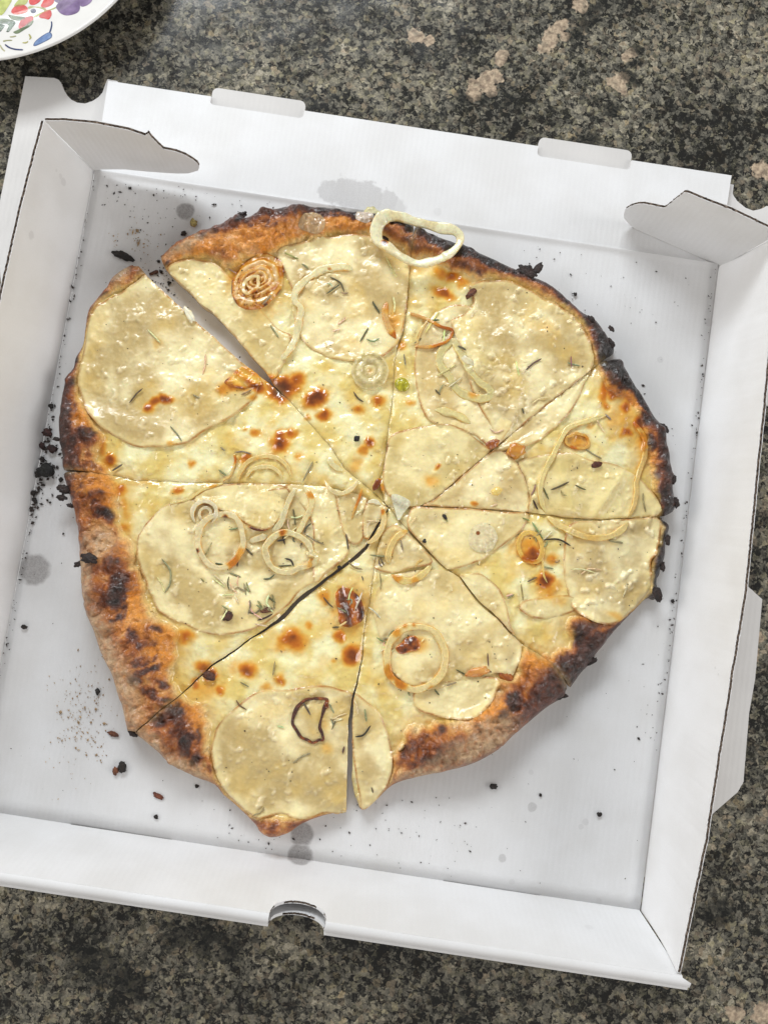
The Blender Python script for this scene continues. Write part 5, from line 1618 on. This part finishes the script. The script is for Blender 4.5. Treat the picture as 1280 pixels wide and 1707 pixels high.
# ------------------------------------------------------------------ rosemary
DK, OL, ST, BK = (88, 80, 56), (136, 128, 92), (206, 192, 146), (46, 38, 30)
NEED = [
    (0, OL, (474, 421), (498, 432)), (0, OL, (503, 440), (515, 448)), (0, ST, (643, 427), (652, 446), (661, 463)), (0, DK, (550, 462), (567, 471), (574, 487)), (0, DK, (544, 490), (568, 473)),
    (0, DK, (621, 503), (633, 522)), (0, DK, (614, 546), (600, 570)), (0, ST, (554, 553), (569, 548)), (0, ST, (655, 494), (658, 508), (657, 521)), (0, DK, (589, 653), (597, 664), (606, 670)),
    (0, OL, (451, 542), (465, 563)), (0, OL, (452, 492), (438, 508)), (0, OL, (381, 448), (395, 456)),
    (1, OL, (673, 590), (676, 610)), (1, ST, (732, 518), (709, 555)), (1, ST, (741, 549), (739, 570)), (1, DK, (691, 572), (702, 564)), (1, ST, (727, 627), (761, 607)), (1, ST, (747, 646), (770, 629)), (1, DK, (725, 649), (734, 659)),
    (1, ST, (860, 601), (862, 614), (865, 626)), (1, DK, (876, 617), (888, 606), (902, 598)), (1, OL, (951, 594), (952, 612)), (1, OL, (945, 605), (966, 610)), (1, ST, (886, 673), (898, 665), (913, 662)), (1, DK, (761, 576), (777, 584)),
    (1, ST, (816, 714), (826, 721), (840, 716)), (1, DK, (870, 680), (873, 690)),
    (2, DK, (917, 817), (932, 811), (948, 803)), (2, DK, (905, 813), (914, 833)), (2, BK, (888, 833), (896, 850)), (2, ST, (816, 845), (829, 840)), (2, OL, (974, 747), (988, 757), (1003, 765)), (2, ST, (993, 699), (1007, 721)), (2, OL, (1071, 822), (1072, 838), (1076, 854)), (2, OL, (1008, 690), (1018, 700)),
    (3, OL, (886, 870), (897, 886), (905, 899)), (3, ST, (921, 885), (905, 901)), (3, BK, (905, 900), (930, 899), (951, 910)), (3, ST, (950, 949), (970, 949), (992, 955)), (3, ST, (968, 957), (982, 948), (1002, 950)), (3, ST, (1044, 971), (1042, 985), (1038, 995)), (3, OL, (1014, 901), (1038, 905)),
    (3, ST, (843, 994), (855, 990)), (3, OL, (868, 974), (872, 1001)), (3, DK, (878, 970), (895, 962)), (3, OL, (741, 863), (746, 870)), (3, ST, (684, 872), (695, 861)), (3, OL, (905, 945), (922, 948)), (3, OL, (870, 863), (883, 868)),
    (7, DK, (239, 648), (227, 658), (216, 672)), (7, OL, (322, 658), (334, 664)), (7, OL, (284, 710), (296, 724), (304, 736)), (7, DK, (205, 774), (187, 785)), (7, OL, (365, 783), (378, 793)), (7, OL, (391, 754), (405, 753), (420, 757)), (7, ST, (246, 549), (257, 560), (268, 572)), (7, ST, (343, 590), (342, 608), (338, 624)), (7, OL, (522, 769), (514, 785), (505, 803)), (7, OL, (420, 650), (402, 658)), (7, OL, (368, 745), (376, 752)),
    (6, OL, (270, 931), (284, 951), (284, 972), (275, 989)), (6, ST, (262, 962), (271, 975), (275, 988)), (6, OL, (354, 904), (346, 920), (336, 935)), (6, OL, (382, 883), (397, 880)), (6, ST, (357, 958), (367, 967), (376, 976)), (6, OL, (383, 955), (402, 962)), (6, ST, (381, 968), (388, 981), (396, 989)), (6, DK, (410, 914), (422, 926)), (6, DK, (397, 928), (396, 945)), (6, DK, (359, 939), (372, 941)),
    (6, DK, (489, 848), (491, 862), (493, 876)), (6, ST, (484, 862), (495, 863), (506, 859)), (6, OL, (508, 890), (524, 900), (541, 908)), (6, ST, (495, 879), (472, 899)), (6, BK, (472, 893), (475, 908)), (6, BK, (462, 902), (476, 899)), (6, BK, (475, 931), (485, 934), (490, 944)), (6, DK, (464, 944), (487, 942)), (6, ST, (592, 859), (606, 847)), (6, ST, (610, 868), (633, 869)), (6, DK, (577, 890), (581, 917)),
    (6, ST, (355, 964), (366, 972), (376, 979)), (6, ST, (370, 992), (391, 991)), (6, ST, (391, 991), (398, 1006)), (6, OL, (411, 970), (415, 984)), (6, OL, (407, 972), (410, 992)), (6, ST, (415, 1002), (421, 1020), (438, 1032)), (6, ST, (449, 991), (445, 1005), (455, 1020)), (6, DK, (448, 995), (460, 1005)), (6, BK, (429, 1034), (442, 1030), (455, 1023)), (6, ST, (425, 1040), (446, 1044)), (6, OL, (370, 1009), (381, 1016)), (6, ST, (380, 1016), (369, 1034)), (6, OL, (335, 964), (341, 970)),
    (6, OL, (428, 1008), (436, 1014)), (6, DK, (404, 900), (406, 916)),
    (5, ST, (571, 976), (576, 995)), (5, ST, (604, 987), (598, 1002), (592, 1016)), (5, ST, (566, 1044), (578, 1036)), (5, DK, (539, 995), (547, 1005), (556, 1013)), (5, DK, (554, 1046), (566, 1045)), (5, OL, (459, 1102), (457, 1114), (455, 1126)), (5, OL, (401, 1137), (415, 1145)), (5, DK, (394, 1167), (400, 1176), (411, 1183)), (5, ST, (554, 1199), (566, 1193), (578, 1189)), (5, ST, (556, 1202), (572, 1198)), (5, DK, (504, 1168), (511, 1180), (518, 1192)), (5, OL, (549, 1173), (557, 1189)), (5, ST, (462, 1210), (474, 1213)), (5, OL, (488, 1272), (502, 1262), (518, 1255)), (5, DK, (574, 1244), (571, 1256)), (5, OL, (422, 1359), (433, 1355), (441, 1345)), (5, OL, (581, 937), (592, 946), (605, 949)), (5, DK, (603, 960), (606, 968)),
    (4, OL, (616, 925), (635, 927), (655, 928)), (4, DK, (634, 930), (640, 942)), (4, OL, (633, 955), (635, 970), (634, 984)), (4, ST, (614, 1012), (625, 1020), (635, 1031)), (4, ST, (590, 1165), (595, 1178), (597, 1190)), (4, OL, (608, 1182), (611, 1203)), (4, BK, (592, 1228), (606, 1225), (618, 1209)), (4, DK, (619, 1312), (622, 1322)), (4, DK, (812, 1088), (814, 1111)), (4, DK, (760, 1116), (778, 1126)), (4, OL, (744, 1143), (761, 1137)), (4, DK, (724, 1149), (732, 1159)), (4, OL, (845, 998), (857, 991)),
    (4, ST, (640, 1092), (650, 1078), (664, 1058)), (4, ST, (636, 1086), (648, 1074)), (4, ST, (643, 1095), (656, 1082)), (4, OL, (680, 1153), (683, 1160)), (4, OL, (668, 900), (672, 918)), (4, ST, (702, 1070), (708, 1064)),
]
_rn = np.random.default_rng(4242)
for (k, x0_, y0_, sx_, sy_, n_) in [(6, 400, 985, 40, 28, 9), (6, 440, 1010, 16, 12, 5), (6, 480, 900, 30, 30, 5), (4, 650, 1072, 14, 14, 5), (4, 640, 930, 20, 14, 4), (5, 580, 1000, 16, 22, 4), (5, 560, 1195, 24, 16, 3), (1, 740, 590, 30, 40, 4), (3, 900, 900, 30, 40, 4), (0, 560, 500, 60, 60, 4), (2, 930, 800, 50, 40, 4)]:
    for _ in range(n_):
        px_, py_ = _rn.normal(x0_, sx_ * .6), _rn.normal(y0_, sy_ * .6)
        a_, l_ = _rn.uniform(0, math.pi), _rn.uniform(9, 26)
        bow = _rn.normal(0, 2.2)
        dx_, dy_ = math.cos(a_) * l_ / 2, math.sin(a_) * l_ / 2
        q0, q2 = (px_ - dx_, py_ - dy_), (px_ + dx_, py_ + dy_)
        q1 = (px_ - math.sin(a_) * bow, py_ + math.cos(a_) * bow)
        if min(sdf(np.array([un(q, HP)[:2]]), POLY[k])[0][0] for q in (q0, q2)) > .0012:
            NEED.append((k, [OL, ST, OL, DK][_rn.integers(4)], q0, q1, q2))
for i, (k, c, *pp) in enumerate(NEED):
    rg = np.random.default_rng(500 + i)
    P = np.array([unt(p, .0004) for p in pp])
    C = catmull(P, False, .0008) if len(P) > 2 else resample(P, .0008)
    n = len(C)
    t = np.gradient(C, axis=0)
    t /= np.linalg.norm(t, axis=1)[:, None]
    up = np.array([0, 0, 1.])
    sdv = np.cross(t, up)
    sdv /= np.linalg.norm(sdv, axis=1)[:, None]
    u3 = np.cross(sdv, t)
    u = np.linspace(0, 1, n)
    rad = rg.uniform(.00036, .00052) * (np.clip(np.minimum(u, 1 - u) / .18, 0, 1) ** .5 * .75 + .25)
    zl = samp(HT, C[:, 0], C[:, 1]) + FZ + .0003 + .0005 * np.abs(u - rg.uniform(.2, .8)) * rg.uniform(.3, 2.0)
    C[:, 2] = np.maximum(C[:, 2], zl)
    th = np.linspace(0, 2 * np.pi, 7, endpoint=False)
    V = C[:, None] + sdv[:, None] * (rad[:, None] * np.cos(th))[..., None] + u3[:, None] * (rad[:, None] * .7 * np.sin(th))[..., None]
    M = 7
    I = np.arange(n * M).reshape(n, M)
    J = np.roll(I, -1, 1)
    q = np.stack([I[:-1], J[:-1], J[1:], I[1:]], -1).reshape(-1, 4)
    cc = s2l(c)[None] * (1 + .35 * rg.normal(size=3) * .4) * (1 + .3 * np.sin(th))[None, :, None].repeat(n, 0).reshape(n * M, 1)
    cc = cc * (1 + .25 * rg.normal(size=(n * M, 1)))
    me = mesh_np('rosemary_needle', V.reshape(-1, 3) - np.asarray(SLLOC[k]), [q, I[:1], I[-1:, ::-1]], np.column_stack([np.clip(cc, .004, .9), np.full(n * M, .55)]), True)
    link('rosemary_needle', me, M_HERB, SL[k])

_rg = np.random.default_rng(41)
# pepper specks baked in, one part per slice
for k in range(8):
    lo_, hi_ = POLY[k].min(0), POLY[k].max(0)
    rg = np.random.default_rng(900 + k)
    pts = rg.uniform(lo_, hi_, (150, 2))
    s, _ = sdf(pts, POLY[k])
    pts = pts[(s > .003) & (samp(d_in, pts[:, 0], pts[:, 1]) < -.002)][:38]
    VV, FF = [], []
    oct_v = np.array([(1, 0, 0), (-1, 0, 0), (0, 1, 0), (0, -1, 0), (0, 0, 1), (0, 0, -1)], float)
    oct_f = np.array([(0, 2, 4), (2, 1, 4), (1, 3, 4), (3, 0, 4), (2, 0, 5), (1, 2, 5), (3, 1, 5), (0, 3, 5)])
    for j, p in enumerate(pts):
        z = samp(HT, p[:1], p[1:])[0]
        r = rg.choice([.00022, .0003, .00042], p=[.6, .3, .1])
        VV.append(oct_v * r * rg.uniform(.7, 1.4, (1, 3)) + [p[0], p[1], FZ + z + r * .2])
        FF.append(oct_f + 6 * j)
    V = np.vstack(VV)
    me = mesh_np('pepper_speck', V - np.asarray(SLLOC[k]), [np.vstack(FF)], np.tile([*s2l((52, 40, 28)), .6], (len(V), 1)), True)
    tag(link('pepper_speck', me, M_HERB, SL[k]), kind='stuff')

# ------------------------------------------------------------------ loose raw-looking onion ring lying over the top crust
lr = [(632, 366), (645, 356), (668, 357), (700, 366), (735, 374), (758, 379), (768, 389), (765, 404), (748, 420), (722, 431), (697, 434), (672, 425), (648, 408), (631, 397), (627, 381)]
pts = np.array([un(p, .0175)[:2] for p in lr])
lc = pts.mean(0)
_c = catmull(pts, True, .0006)
loc = (lc[0], lc[1], FZ + .012)
def loose_ring():
    C = resample(_c, .0007, True)
    n = len(C)
    t = np.roll(C, -1, 0) - np.roll(C, 1, 0)
    t /= np.linalg.norm(t, axis=1)[:, None]
    nl = np.stack([-t[:, 1], t[:, 0]], 1)
    ht = samp(HT, C[:, 0], C[:, 1])
    zz = np.maximum(ht, .0125)
    pad = np.pad(zz, 12, 'wrap')
    zz = np.convolve(pad, np.ones(25) / 25, 'valid')
    zz = np.maximum(zz, ht)
    ph = 2 * np.pi * np.arange(n) / n
    w = .0043 * (1 + .45 * perlin(np.cos(ph) * 2 + 3.3, np.sin(ph) * 2, 4))
    w = w * (1 + .35 * np.exp(-((C[:, 0] - C[:, 0].min()) / .008) ** 2))
    hh = .0030 * (1 + .4 * perlin(np.cos(ph) * 1.7 + 9.3, np.sin(ph) * 1.7, 4))
    M = 16
    th = np.linspace(0, 2 * np.pi, M, endpoint=False)
    ct = np.sign(np.cos(th)) * np.abs(np.cos(th)) ** .7
    st = np.sign(np.sin(th)) * np.abs(np.sin(th)) ** .75
    st = np.where((np.abs(ct) < .4) & (st > 0), st * .84, st)
    off = w[:, None] * .5 * ct
    V = np.stack([C[:, 0, None] + nl[:, 0, None] * off, C[:, 1, None] + nl[:, 1, None] * off, FZ + (zz + hh * .45)[:, None] + hh[:, None] * .5 * st + off * .25], -1).reshape(-1, 3)
    I = np.arange(n * M).reshape(n, M)
    J = np.roll(I, -1, 1)
    q = np.stack([I, np.roll(I, -1, 0), np.roll(J, -1, 0), J], -1).reshape(-1, 4)
    nz = fbm(V[:, 0], V[:, 1], .005, 3, 210)
    lay = np.tile(np.cos(ct * 9.0 + .7), (n, 1)).ravel()
    c = np.clip(s2l((246, 238, 200)) * (1 + .16 * nz + .08 * lay)[:, None], 0, .92)
    amb_ = (sst(.1, .5, fbm(V[:, 0], V[:, 1], .009, 2, 211)) * .4)[:, None]
    c = c * (1 - amb_) + s2l((222, 196, 128)) * amb_
    d = np.hypot(V[:, 0] - un((641, 400), .018)[0], V[:, 1] - un((641, 400), .018)[1])
    b = np.maximum(.9 * (1 - sst(.0008, .0026, d + .0006 * nz)), .25 * sst(.6, 1, np.tile(np.abs(ct), n)) * (nz > .1))
    c = brown_over(c, b)
    me = mesh_np('onion_ring', V - np.asarray(loc), [q], np.column_stack([c, np.full(len(c), .3)]), True)
    o = link('onion_ring', me, M_ONION)
    o.location = loc
    tag(o, 'large raw-looking white onion ring lying over the top crust edge', 'onion ring')


loose_ring()
g = nugget(None, (622, 345), 13, .7, (240, 232, 190), (206, 196, 140), 'garlic_chunk', 61, h=.012, rx=1.3, turn=-10, mat=M_ONION, rough=.4)
g.location.z = FZ + .0005
tag(g, 'pale garlic chunk at the top crust beside the white onion ring', 'garlic chunk')

# ------------------------------------------------------------------ crumbs lying in the box
GR = 'burnt crumbs scattered on the box floor'


def crumb(px, r, label, c0=(44, 34, 28), c1=(20, 17, 16), rx=1., turn=0., seed=0, squash=.6, jag=.45):
    o = nugget(None, px, r * .85, squash * .8, c0, c1, 'burnt_crumb', 300 + seed, h=.0002, rx=rx, turn=-turn, rough=.6, jag=jag)
    tag(o, label, 'crumb', GR)


crumb((206, 428), 11, 'long black burnt flake beside the upper left slice tip', rx=1.9, turn=12, seed=1, squash=.45)
crumb((80, 786), 13, 'largest black crumb, at the left wall beside the crust', seed=2, rx=1.1, c0=(34, 34, 30))
crumb((66, 790), 7, 'black crumb touching the left side of the largest crumb', seed=3)
crumb((81, 722), 8, 'dark reddish crumb between left wall and crust, topmost of the cluster', (84, 44, 38), (40, 24, 22), 1.2, 0, 4)
crumb((89, 749), 8, 'dark crumb just above right of the largest crumb', (70, 38, 34), (34, 22, 20), 1.2, 10, 5)
crumb((72, 743), 6, 'dark crumb at the left wall fold above the largest crumb', (70, 38, 34), (34, 22, 20), 1.1, 40, 6)
crumb((72, 766), 5, 'small black crumb directly above the largest crumb', seed=7)
crumb((87, 678), 5, 'small black crumb alone near the left wall fold', seed=8)
crumb((57, 822), 5, 'small black crumb below the largest crumb at the fold', seed=9)
crumb((60, 835), 5, 'lowest black crumb of the cluster at the left wall fold', seed=10, rx=1.3, turn=60)
crumb((103, 800), 4, 'small black crumb pressed against the left crust edge', seed=11)
crumb((205, 1278), 8, 'black crumb standing below the lower left crust, beside a brown one', rx=1.3, turn=80, seed=12)
crumb((194, 1284), 6, 'brown crumb left of the black one below the lower left crust', (140, 84, 52), (90, 52, 34), 1.3, 80, 13)
crumb((190, 1223), 6, 'flat brown crust flake near the lower left crust corner', (130, 76, 50), (84, 48, 32), 1.7, 10, 14, .35)
crumb((164, 1152), 5, 'grey-black crumb left of the floury crust', (60, 56, 54), (26, 24, 24), 1.1, 60, 15)
crumb((265, 1327), 6, 'reddish brown flake left of the bottom slice', (140, 76, 50), (84, 42, 28), 1.7, 15, 16, .35)
crumb((261, 1361), 4, 'small black crumb below the reddish flake near the front wall', seed=17)
crumb((42, 1045), 4.5, 'black crumb below the big grease spot on the left', seed=18, rx=1.3)
crumb((283, 472), 4, 'small black crumb in the open gap between slices', seed=19)
crumb((258, 455), 5, 'brown flake in the mouth of the open gap', (110, 66, 46), (60, 36, 28), 1.8, -30, 20, .35)
crumb((307, 390), 5, 'dark crumb at the crust below the pale crumb', (70, 52, 42), (30, 24, 22), 1.1, 0, 21)
crumb((324, 373), 7, 'pale cheese crumb below the upper grease spot', (226, 206, 130), (150, 130, 80), 1.3, 70, 22, .7)
crumb((822, 1310), 5.5, 'black crumb on the floor below the floury bottom right crust', rx=1.4, turn=0, seed=23)
crumb((998, 1357), 4.5, 'black crumb nearest the front right corner', seed=24, rx=1.2)
crumb((1120, 1002), 3.6, 'black speck crumb beside the blistered potato edge at right', seed=25)
crumb((329, 1310), 3.6, 'tiny black crumb left of the bottom slice potato', seed=26)
crumb((900, 1325), 3, 'tiny black crumb right of the elongated one near the front', seed=27)
crumb((958, 491), 3.6, 'tiny black crumb just outside the upper right crust', seed=28)


# fine dust and specks: nobody could count them
def specks():
    rg = np.random.default_rng(77)
    pts = []

    def put(n, f, sz, dark=True):
        for _ in range(n):
            p = f()
            pts.append((p[0], p[1], rg.lognormal(math.log(sz), .45), dark))
    fl_ = lambda: tuple(rg.uniform(-hb + .004, hb - .004, 2))
    put(190, fl_, .00021)
    lf = lambda: (-hb + abs(rg.normal(0, .0012)) + .0006, rg.uniform(-.10, hb - .002))
    put(110, lf, .00033)
    put(60, lambda: (-hb + abs(rg.normal(0, .002)) + .0006, rg.normal(un((75, 780), 0)[1], .018)), .0006)
    put(80, lambda: (hb - abs(rg.normal(0, .0012)) - .0006, rg.uniform(-.06, hb - .002)), .0003)
    put(35, lambda: (hb - abs(rg.normal(0, .006)) - .0006, rg.uniform(-.10, .0)), .0003)
    put(50, lambda: (rg.uniform(-hb + .002, -.06), hb - abs(rg.normal(0, .010)) - .002), .0003)
    c = un((300, 380), 0)
    put(60, lambda: (rg.normal(c[0], .018), rg.normal(c[1], .012)), .00028)
    c2 = un((85, 790), 0)
    put(90, lambda: (rg.normal(c2[0], .006), rg.normal(c2[1], .016)), .00045)
    c3 = un((280, 470), 0)
    put(60, lambda: (rg.normal(c3[0], .008), rg.normal(c3[1], .006)), .0003)
    c4 = un((135, 1195), 0)
    put(260, lambda: (rg.normal(c4[0], .008), rg.normal(c4[1], .014)), .00026, False)
    c5 = un((230, 400), 0)
    put(60, lambda: (rg.normal(c5[0], .006), rg.normal(c5[1], .005)), .0003, False)
    put(110, lambda: (rg.uniform(-.05, .08), rg.uniform(-hb + .003, -.125)), .0003)
    put(120, lambda: (rg.uniform(.0, hb - .01), rg.uniform(.05, hb - .005)), .00028)
    put(90, lambda: (rg.normal(un((300, 470), 0)[0], .012), rg.normal(un((300, 470), 0)[1], .010)), .00026)
    o8 = np.array([(1, 0, 0), (-1, 0, 0), (0, 1, 0), (0, -1, 0), (0, 0, 1), (0, 0, -1)], float)
    f8 = np.array([(0, 2, 4), (2, 1, 4), (1, 3, 4), (3, 0, 4), (2, 0, 5), (1, 2, 5), (3, 1, 5), (0, 3, 5)])
    VV, FF, CC = [], [], []
    k = 0
    for (x, y, r, dk) in pts:
        if abs(x) > hb - .0005 or abs(y) > hb - .0005: continue
        r = min(r, .0011)
        v = o8 * r * rg.uniform(.5, 1.5, (6, 1))
        a = rg.uniform(0, math.pi)
        st = rg.uniform(.7, 1.5)
        v = np.column_stack([(v[:, 0] * st) * math.cos(a) - v[:, 1] / st * math.sin(a), v[:, 0] * st * math.sin(a) + v[:, 1] / st * math.cos(a), v[:, 2] * .5])
        VV.append(v + [x, y, FZ + .0003 + r * .25])
        FF.append(f8 + 6 * k)
        k += 1
        c = s2l((44, 36, 32)) * rg.uniform(.6, 2.2) if dk else s2l((176, 148, 112)) * rg.uniform(.7, 1.2)
        CC.append(np.tile([*c, .7], (6, 1)))
    me = mesh_np('crumb_specks', np.vstack(VV), [np.vstack(FF)], np.vstack(CC), False)
    tag(link('crumb_specks', me, M_CHAR), 'fine burnt specks and flour dust spread over the box floor', 'crumbs', kind='stuff')


specks()

# ------------------------------------------------------------------ painted plate at the upper left corner
PR, PC = .096, (-.2455, .2999)


def plate():
    r = empty('plate', (PC[0], PC[1], 0), 'white glazed plate painted with berries, at the upper left corner', 'plate')
    m, nt, b = new_mat('white_glaze')
    tc = N(nt, 'ShaderNodeTexCoord')
    nz = N(nt, 'ShaderNodeTexNoise', i_Scale=60.0, i_Detail=4.0)
    nt.links.new(tc.outputs['Object'], nz.inputs['Vector'])
    nt.links.new(mix_c(nt, smooth_map(nt, nz.outputs[0], .3, .7), (.70, .685, .655), (.76, .745, .715)), b.inputs['Base Color'])
    b.inputs['Roughness'].default_value = .14
    b.inputs['Coat Weight'].default_value = .4
    prof = [(.0, .004), (.050, .004), (.060, .0055), (.070, .0118), (.078, .0155), (.088, .0182), (.0915, .0190), (.0922, .0193), (.0945, .0202), (.0958, .0203), (.0961, .0196), (.0955, .0188), (.090, .0168), (.078, .0135), (.066, .006), (.056, .0), (.0, .0)]
    n = 128
    bm = bmesh.new()
    ringsv = []
    for (rr, z) in prof:
        if rr == 0:
            ringsv.append([bm.verts.new((0, 0, z))])
        else:
            ringsv.append([bm.verts.new((rr * math.cos(2 * math.pi * i / n), rr * math.sin(2 * math.pi * i / n), z)) for i in range(n)])
    for a, c in zip(ringsv[:-1], ringsv[1:]):
        for i in range(n):
            j = (i + 1) % n
            if len(a) == 1: bm.faces.new((a[0], c[i], c[j]))
            elif len(c) == 1: bm.faces.new((a[i], c[0], a[j]))
            else: bm.faces.new((a[i], c[i], c[j], a[j]))
    bmesh.ops.recalc_face_normals(bm, faces=bm.faces[:])
    for f in bm.faces: f.smooth = True
    me = bpy.data.meshes.new('dish')
    bm.to_mesh(me)
    bm.free()
    link('dish', me, m, r)
    pr_ = np.array([p[0] for p in prof[:10]])
    pz_ = np.array([p[1] for p in prof[:10]])

    def pz(x, y):
        return np.interp(np.hypot(x - PC[0], y - PC[1]), pr_, pz_)

    def on_plate(p):
        h = .018 - FZ
        for _ in range(5):
            P = un(p, h)
            h = float(pz(P[0], P[1])) - FZ
        return un(p, h)[:2]

    def paint(px, c0, c1, name, lin=0., edge=None, seed=0):
        pts = np.array([on_plate(p) for p in px])
        poly = resample(catmull(pts, True, .0005), .0006, True)
        P, q, be, sd, S = grid_patch([poly], .0004)
        if len(q) == 0: return
        x, y = P[:, 0], P[:, 1]
        nz_ = fbm(x + seed, y, .006, 3, 240)
        t = np.clip(.5 + .8 * nz_ + lin * (x - x.mean()) / (np.ptp(x) + 1e-6), 0, 1)[:, None]
        c = s2l(c0) * (1 - t) + s2l(c1) * t
        if edge is not None:
            e = sst(.0007, .0001, sd)[:, None] * .8
            c = c * (1 - e) + s2l(edge) * e
        z = pz(x, y) + .00012
        solid(name, P, z, z - .0002, q, be, np.column_stack([c, np.full(len(x), .2)]), M_PRINT, r, (PC[0], PC[1], 0))

    Z = lambda L: [(a * 240 / 1280., b_ * 240 / 1280.) for a, b_ in L]
    paint(Z([(-200, -10), (-60, -60), (90, -40), (110, 0), (70, 70), (20, 130), (-60, 150), (-180, 120)]), (150, 160, 60), (196, 200, 110), 'painted_leaf', seed=1)
    paint(Z([(130, 60), (150, 20), (200, -20), (250, -10), (240, 30), (190, 55)]), (150, 160, 70), (196, 200, 130), 'painted_leaf', seed=2)
    paint(Z([(104, 110), (118, 75), (150, 48), (195, 40), (235, 55), (252, 80), (240, 105), (190, 122), (140, 126)]), (190, 40, 46), (222, 110, 100), 'painted_berry', .6, seed=3)
    paint(Z([(262, 20), (270, -20), (320, -50), (375, -30), (355, 15), (310, 42), (275, 42)]), (196, 46, 52), (216, 90, 88), 'painted_berry', seed=4)
    paint(Z([(364, 50), (390, 5), (430, -30), (480, -20), (478, 25), (440, 55), (395, 66)]), (196, 46, 52), (216, 96, 92), 'painted_berry', seed=5)
    paint(Z([(350, 145), (375, 115), (420, 90), (455, 95), (463, 130), (450, 160), (432, 174), (400, 166), (365, 160)]), (180, 30, 40), (210, 84, 80), 'painted_berry', seed=6)
    paint(Z([(168, 240), (180, 195), (215, 160), (265, 145), (300, 150), (290, 185), (250, 220), (205, 245), (178, 256)]), (150, 34, 40), (198, 66, 64), 'painted_berry', seed=7)
    paint(Z([(272, 95), (285, 78), (310, 76), (324, 92), (314, 112), (288, 116)]), (52, 60, 96), (86, 94, 130), 'painted_berry', seed=8)
    paint(Z([(500, 60), (520, 20), (500, -30), (600, -70), (700, -30), (715, 60), (700, 105), (650, 130), (590, 137), (540, 118), (512, 85)]), (92, 70, 110), (140, 120, 156), 'painted_grape', seed=9)
    paint(Z([(700, 10), (720, -40), (790, -60), (825, -20), (812, 20), (770, 50), (725, 58)]), (110, 88, 126), (150, 130, 164), 'painted_grape', seed=10)
    paint(Z([(480, -10), (520, -40), (560, -20), (540, 20), (505, 20)]), (92, 70, 110), (130, 110, 150), 'painted_grape', seed=11)
    paint(Z([(75, 130), (110, 135), (190, 145), (232, 158), (215, 176), (160, 182), (105, 168)]), (60, 78, 62), (104, 122, 98), 'painted_leaf', seed=12)
    paint(Z([(-40, 190), (0, 165), (60, 165), (120, 180), (143, 205), (120, 235), (85, 280), (60, 280), (80, 225), (20, 210), (-20, 250)]), (50, 70, 58), (96, 116, 92), 'painted_leaf', seed=13)
    paint(Z([(-40, 270), (0, 220), (45, 222), (30, 255), (0, 290), (-30, 310)]), (50, 70, 58), (96, 116, 92), 'painted_leaf', seed=14)
    paint(Z([(122, 285), (150, 272), (210, 240), (270, 190), (302, 182), (280, 225), (220, 265), (165, 298), (135, 298)]), (74, 92, 70), (120, 134, 104), 'painted_leaf', seed=15)
    paint(Z([(300, 405), (312, 375), (350, 340), (410, 300), (445, 288), (466, 305), (460, 335), (420, 362), (360, 392), (318, 410)]), (84, 112, 160), (150, 172, 204), 'painted_bud', edge=(36, 50, 92), seed=16)
    paint(Z([(440, 288), (452, 250), (458, 215), (456, 190), (466, 192), (470, 220), (464, 255), (452, 290)]), (36, 50, 92), (70, 86, 120), 'painted_stem', seed=17)
    paint(Z([(44, 392), (58, 396), (95, 420), (140, 432), (205, 438), (204, 449), (140, 446), (85, 430), (55, 410)]), (36, 44, 84), (60, 70, 110), 'painted_stem', seed=18)
    paint(Z([(200, 376), (240, 372), (268, 340), (256, 304), (270, 306), (285, 338), (262, 356), (244, 384), (210, 386)]), (150, 146, 80), (180, 176, 120), 'painted_stem', seed=19)
    paint(Z([(30, 362), (60, 356), (110, 355), (110, 363), (60, 366), (36, 374)]), (130, 130, 90), (170, 168, 130), 'painted_stem', seed=20)
    paint(Z([(90, 325), (120, 322), (148, 316), (148, 325), (118, 332), (92, 334)]), (140, 140, 100), (170, 168, 130), 'painted_stem', seed=21)
    paint(Z([(0, 395), (10, 400), (28, 430), (50, 452), (44, 460), (20, 440), (2, 410)]), (150, 146, 110), (180, 176, 140), 'painted_stem', seed=22)
    paint(Z([(300, 150), (330, 130), (400, 100), (470, 75), (498, 62), (498, 75), (440, 95), (370, 125), (320, 150)]), (150, 156, 80), (180, 184, 120), 'painted_stem', seed=23)
    paint(Z([(255, 62), (300, 54), (370, 62), (412, 78), (410, 100), (396, 98), (380, 80), (310, 64), (258, 74)]), (140, 150, 90), (176, 180, 130), 'painted_stem', seed=24)


plate()
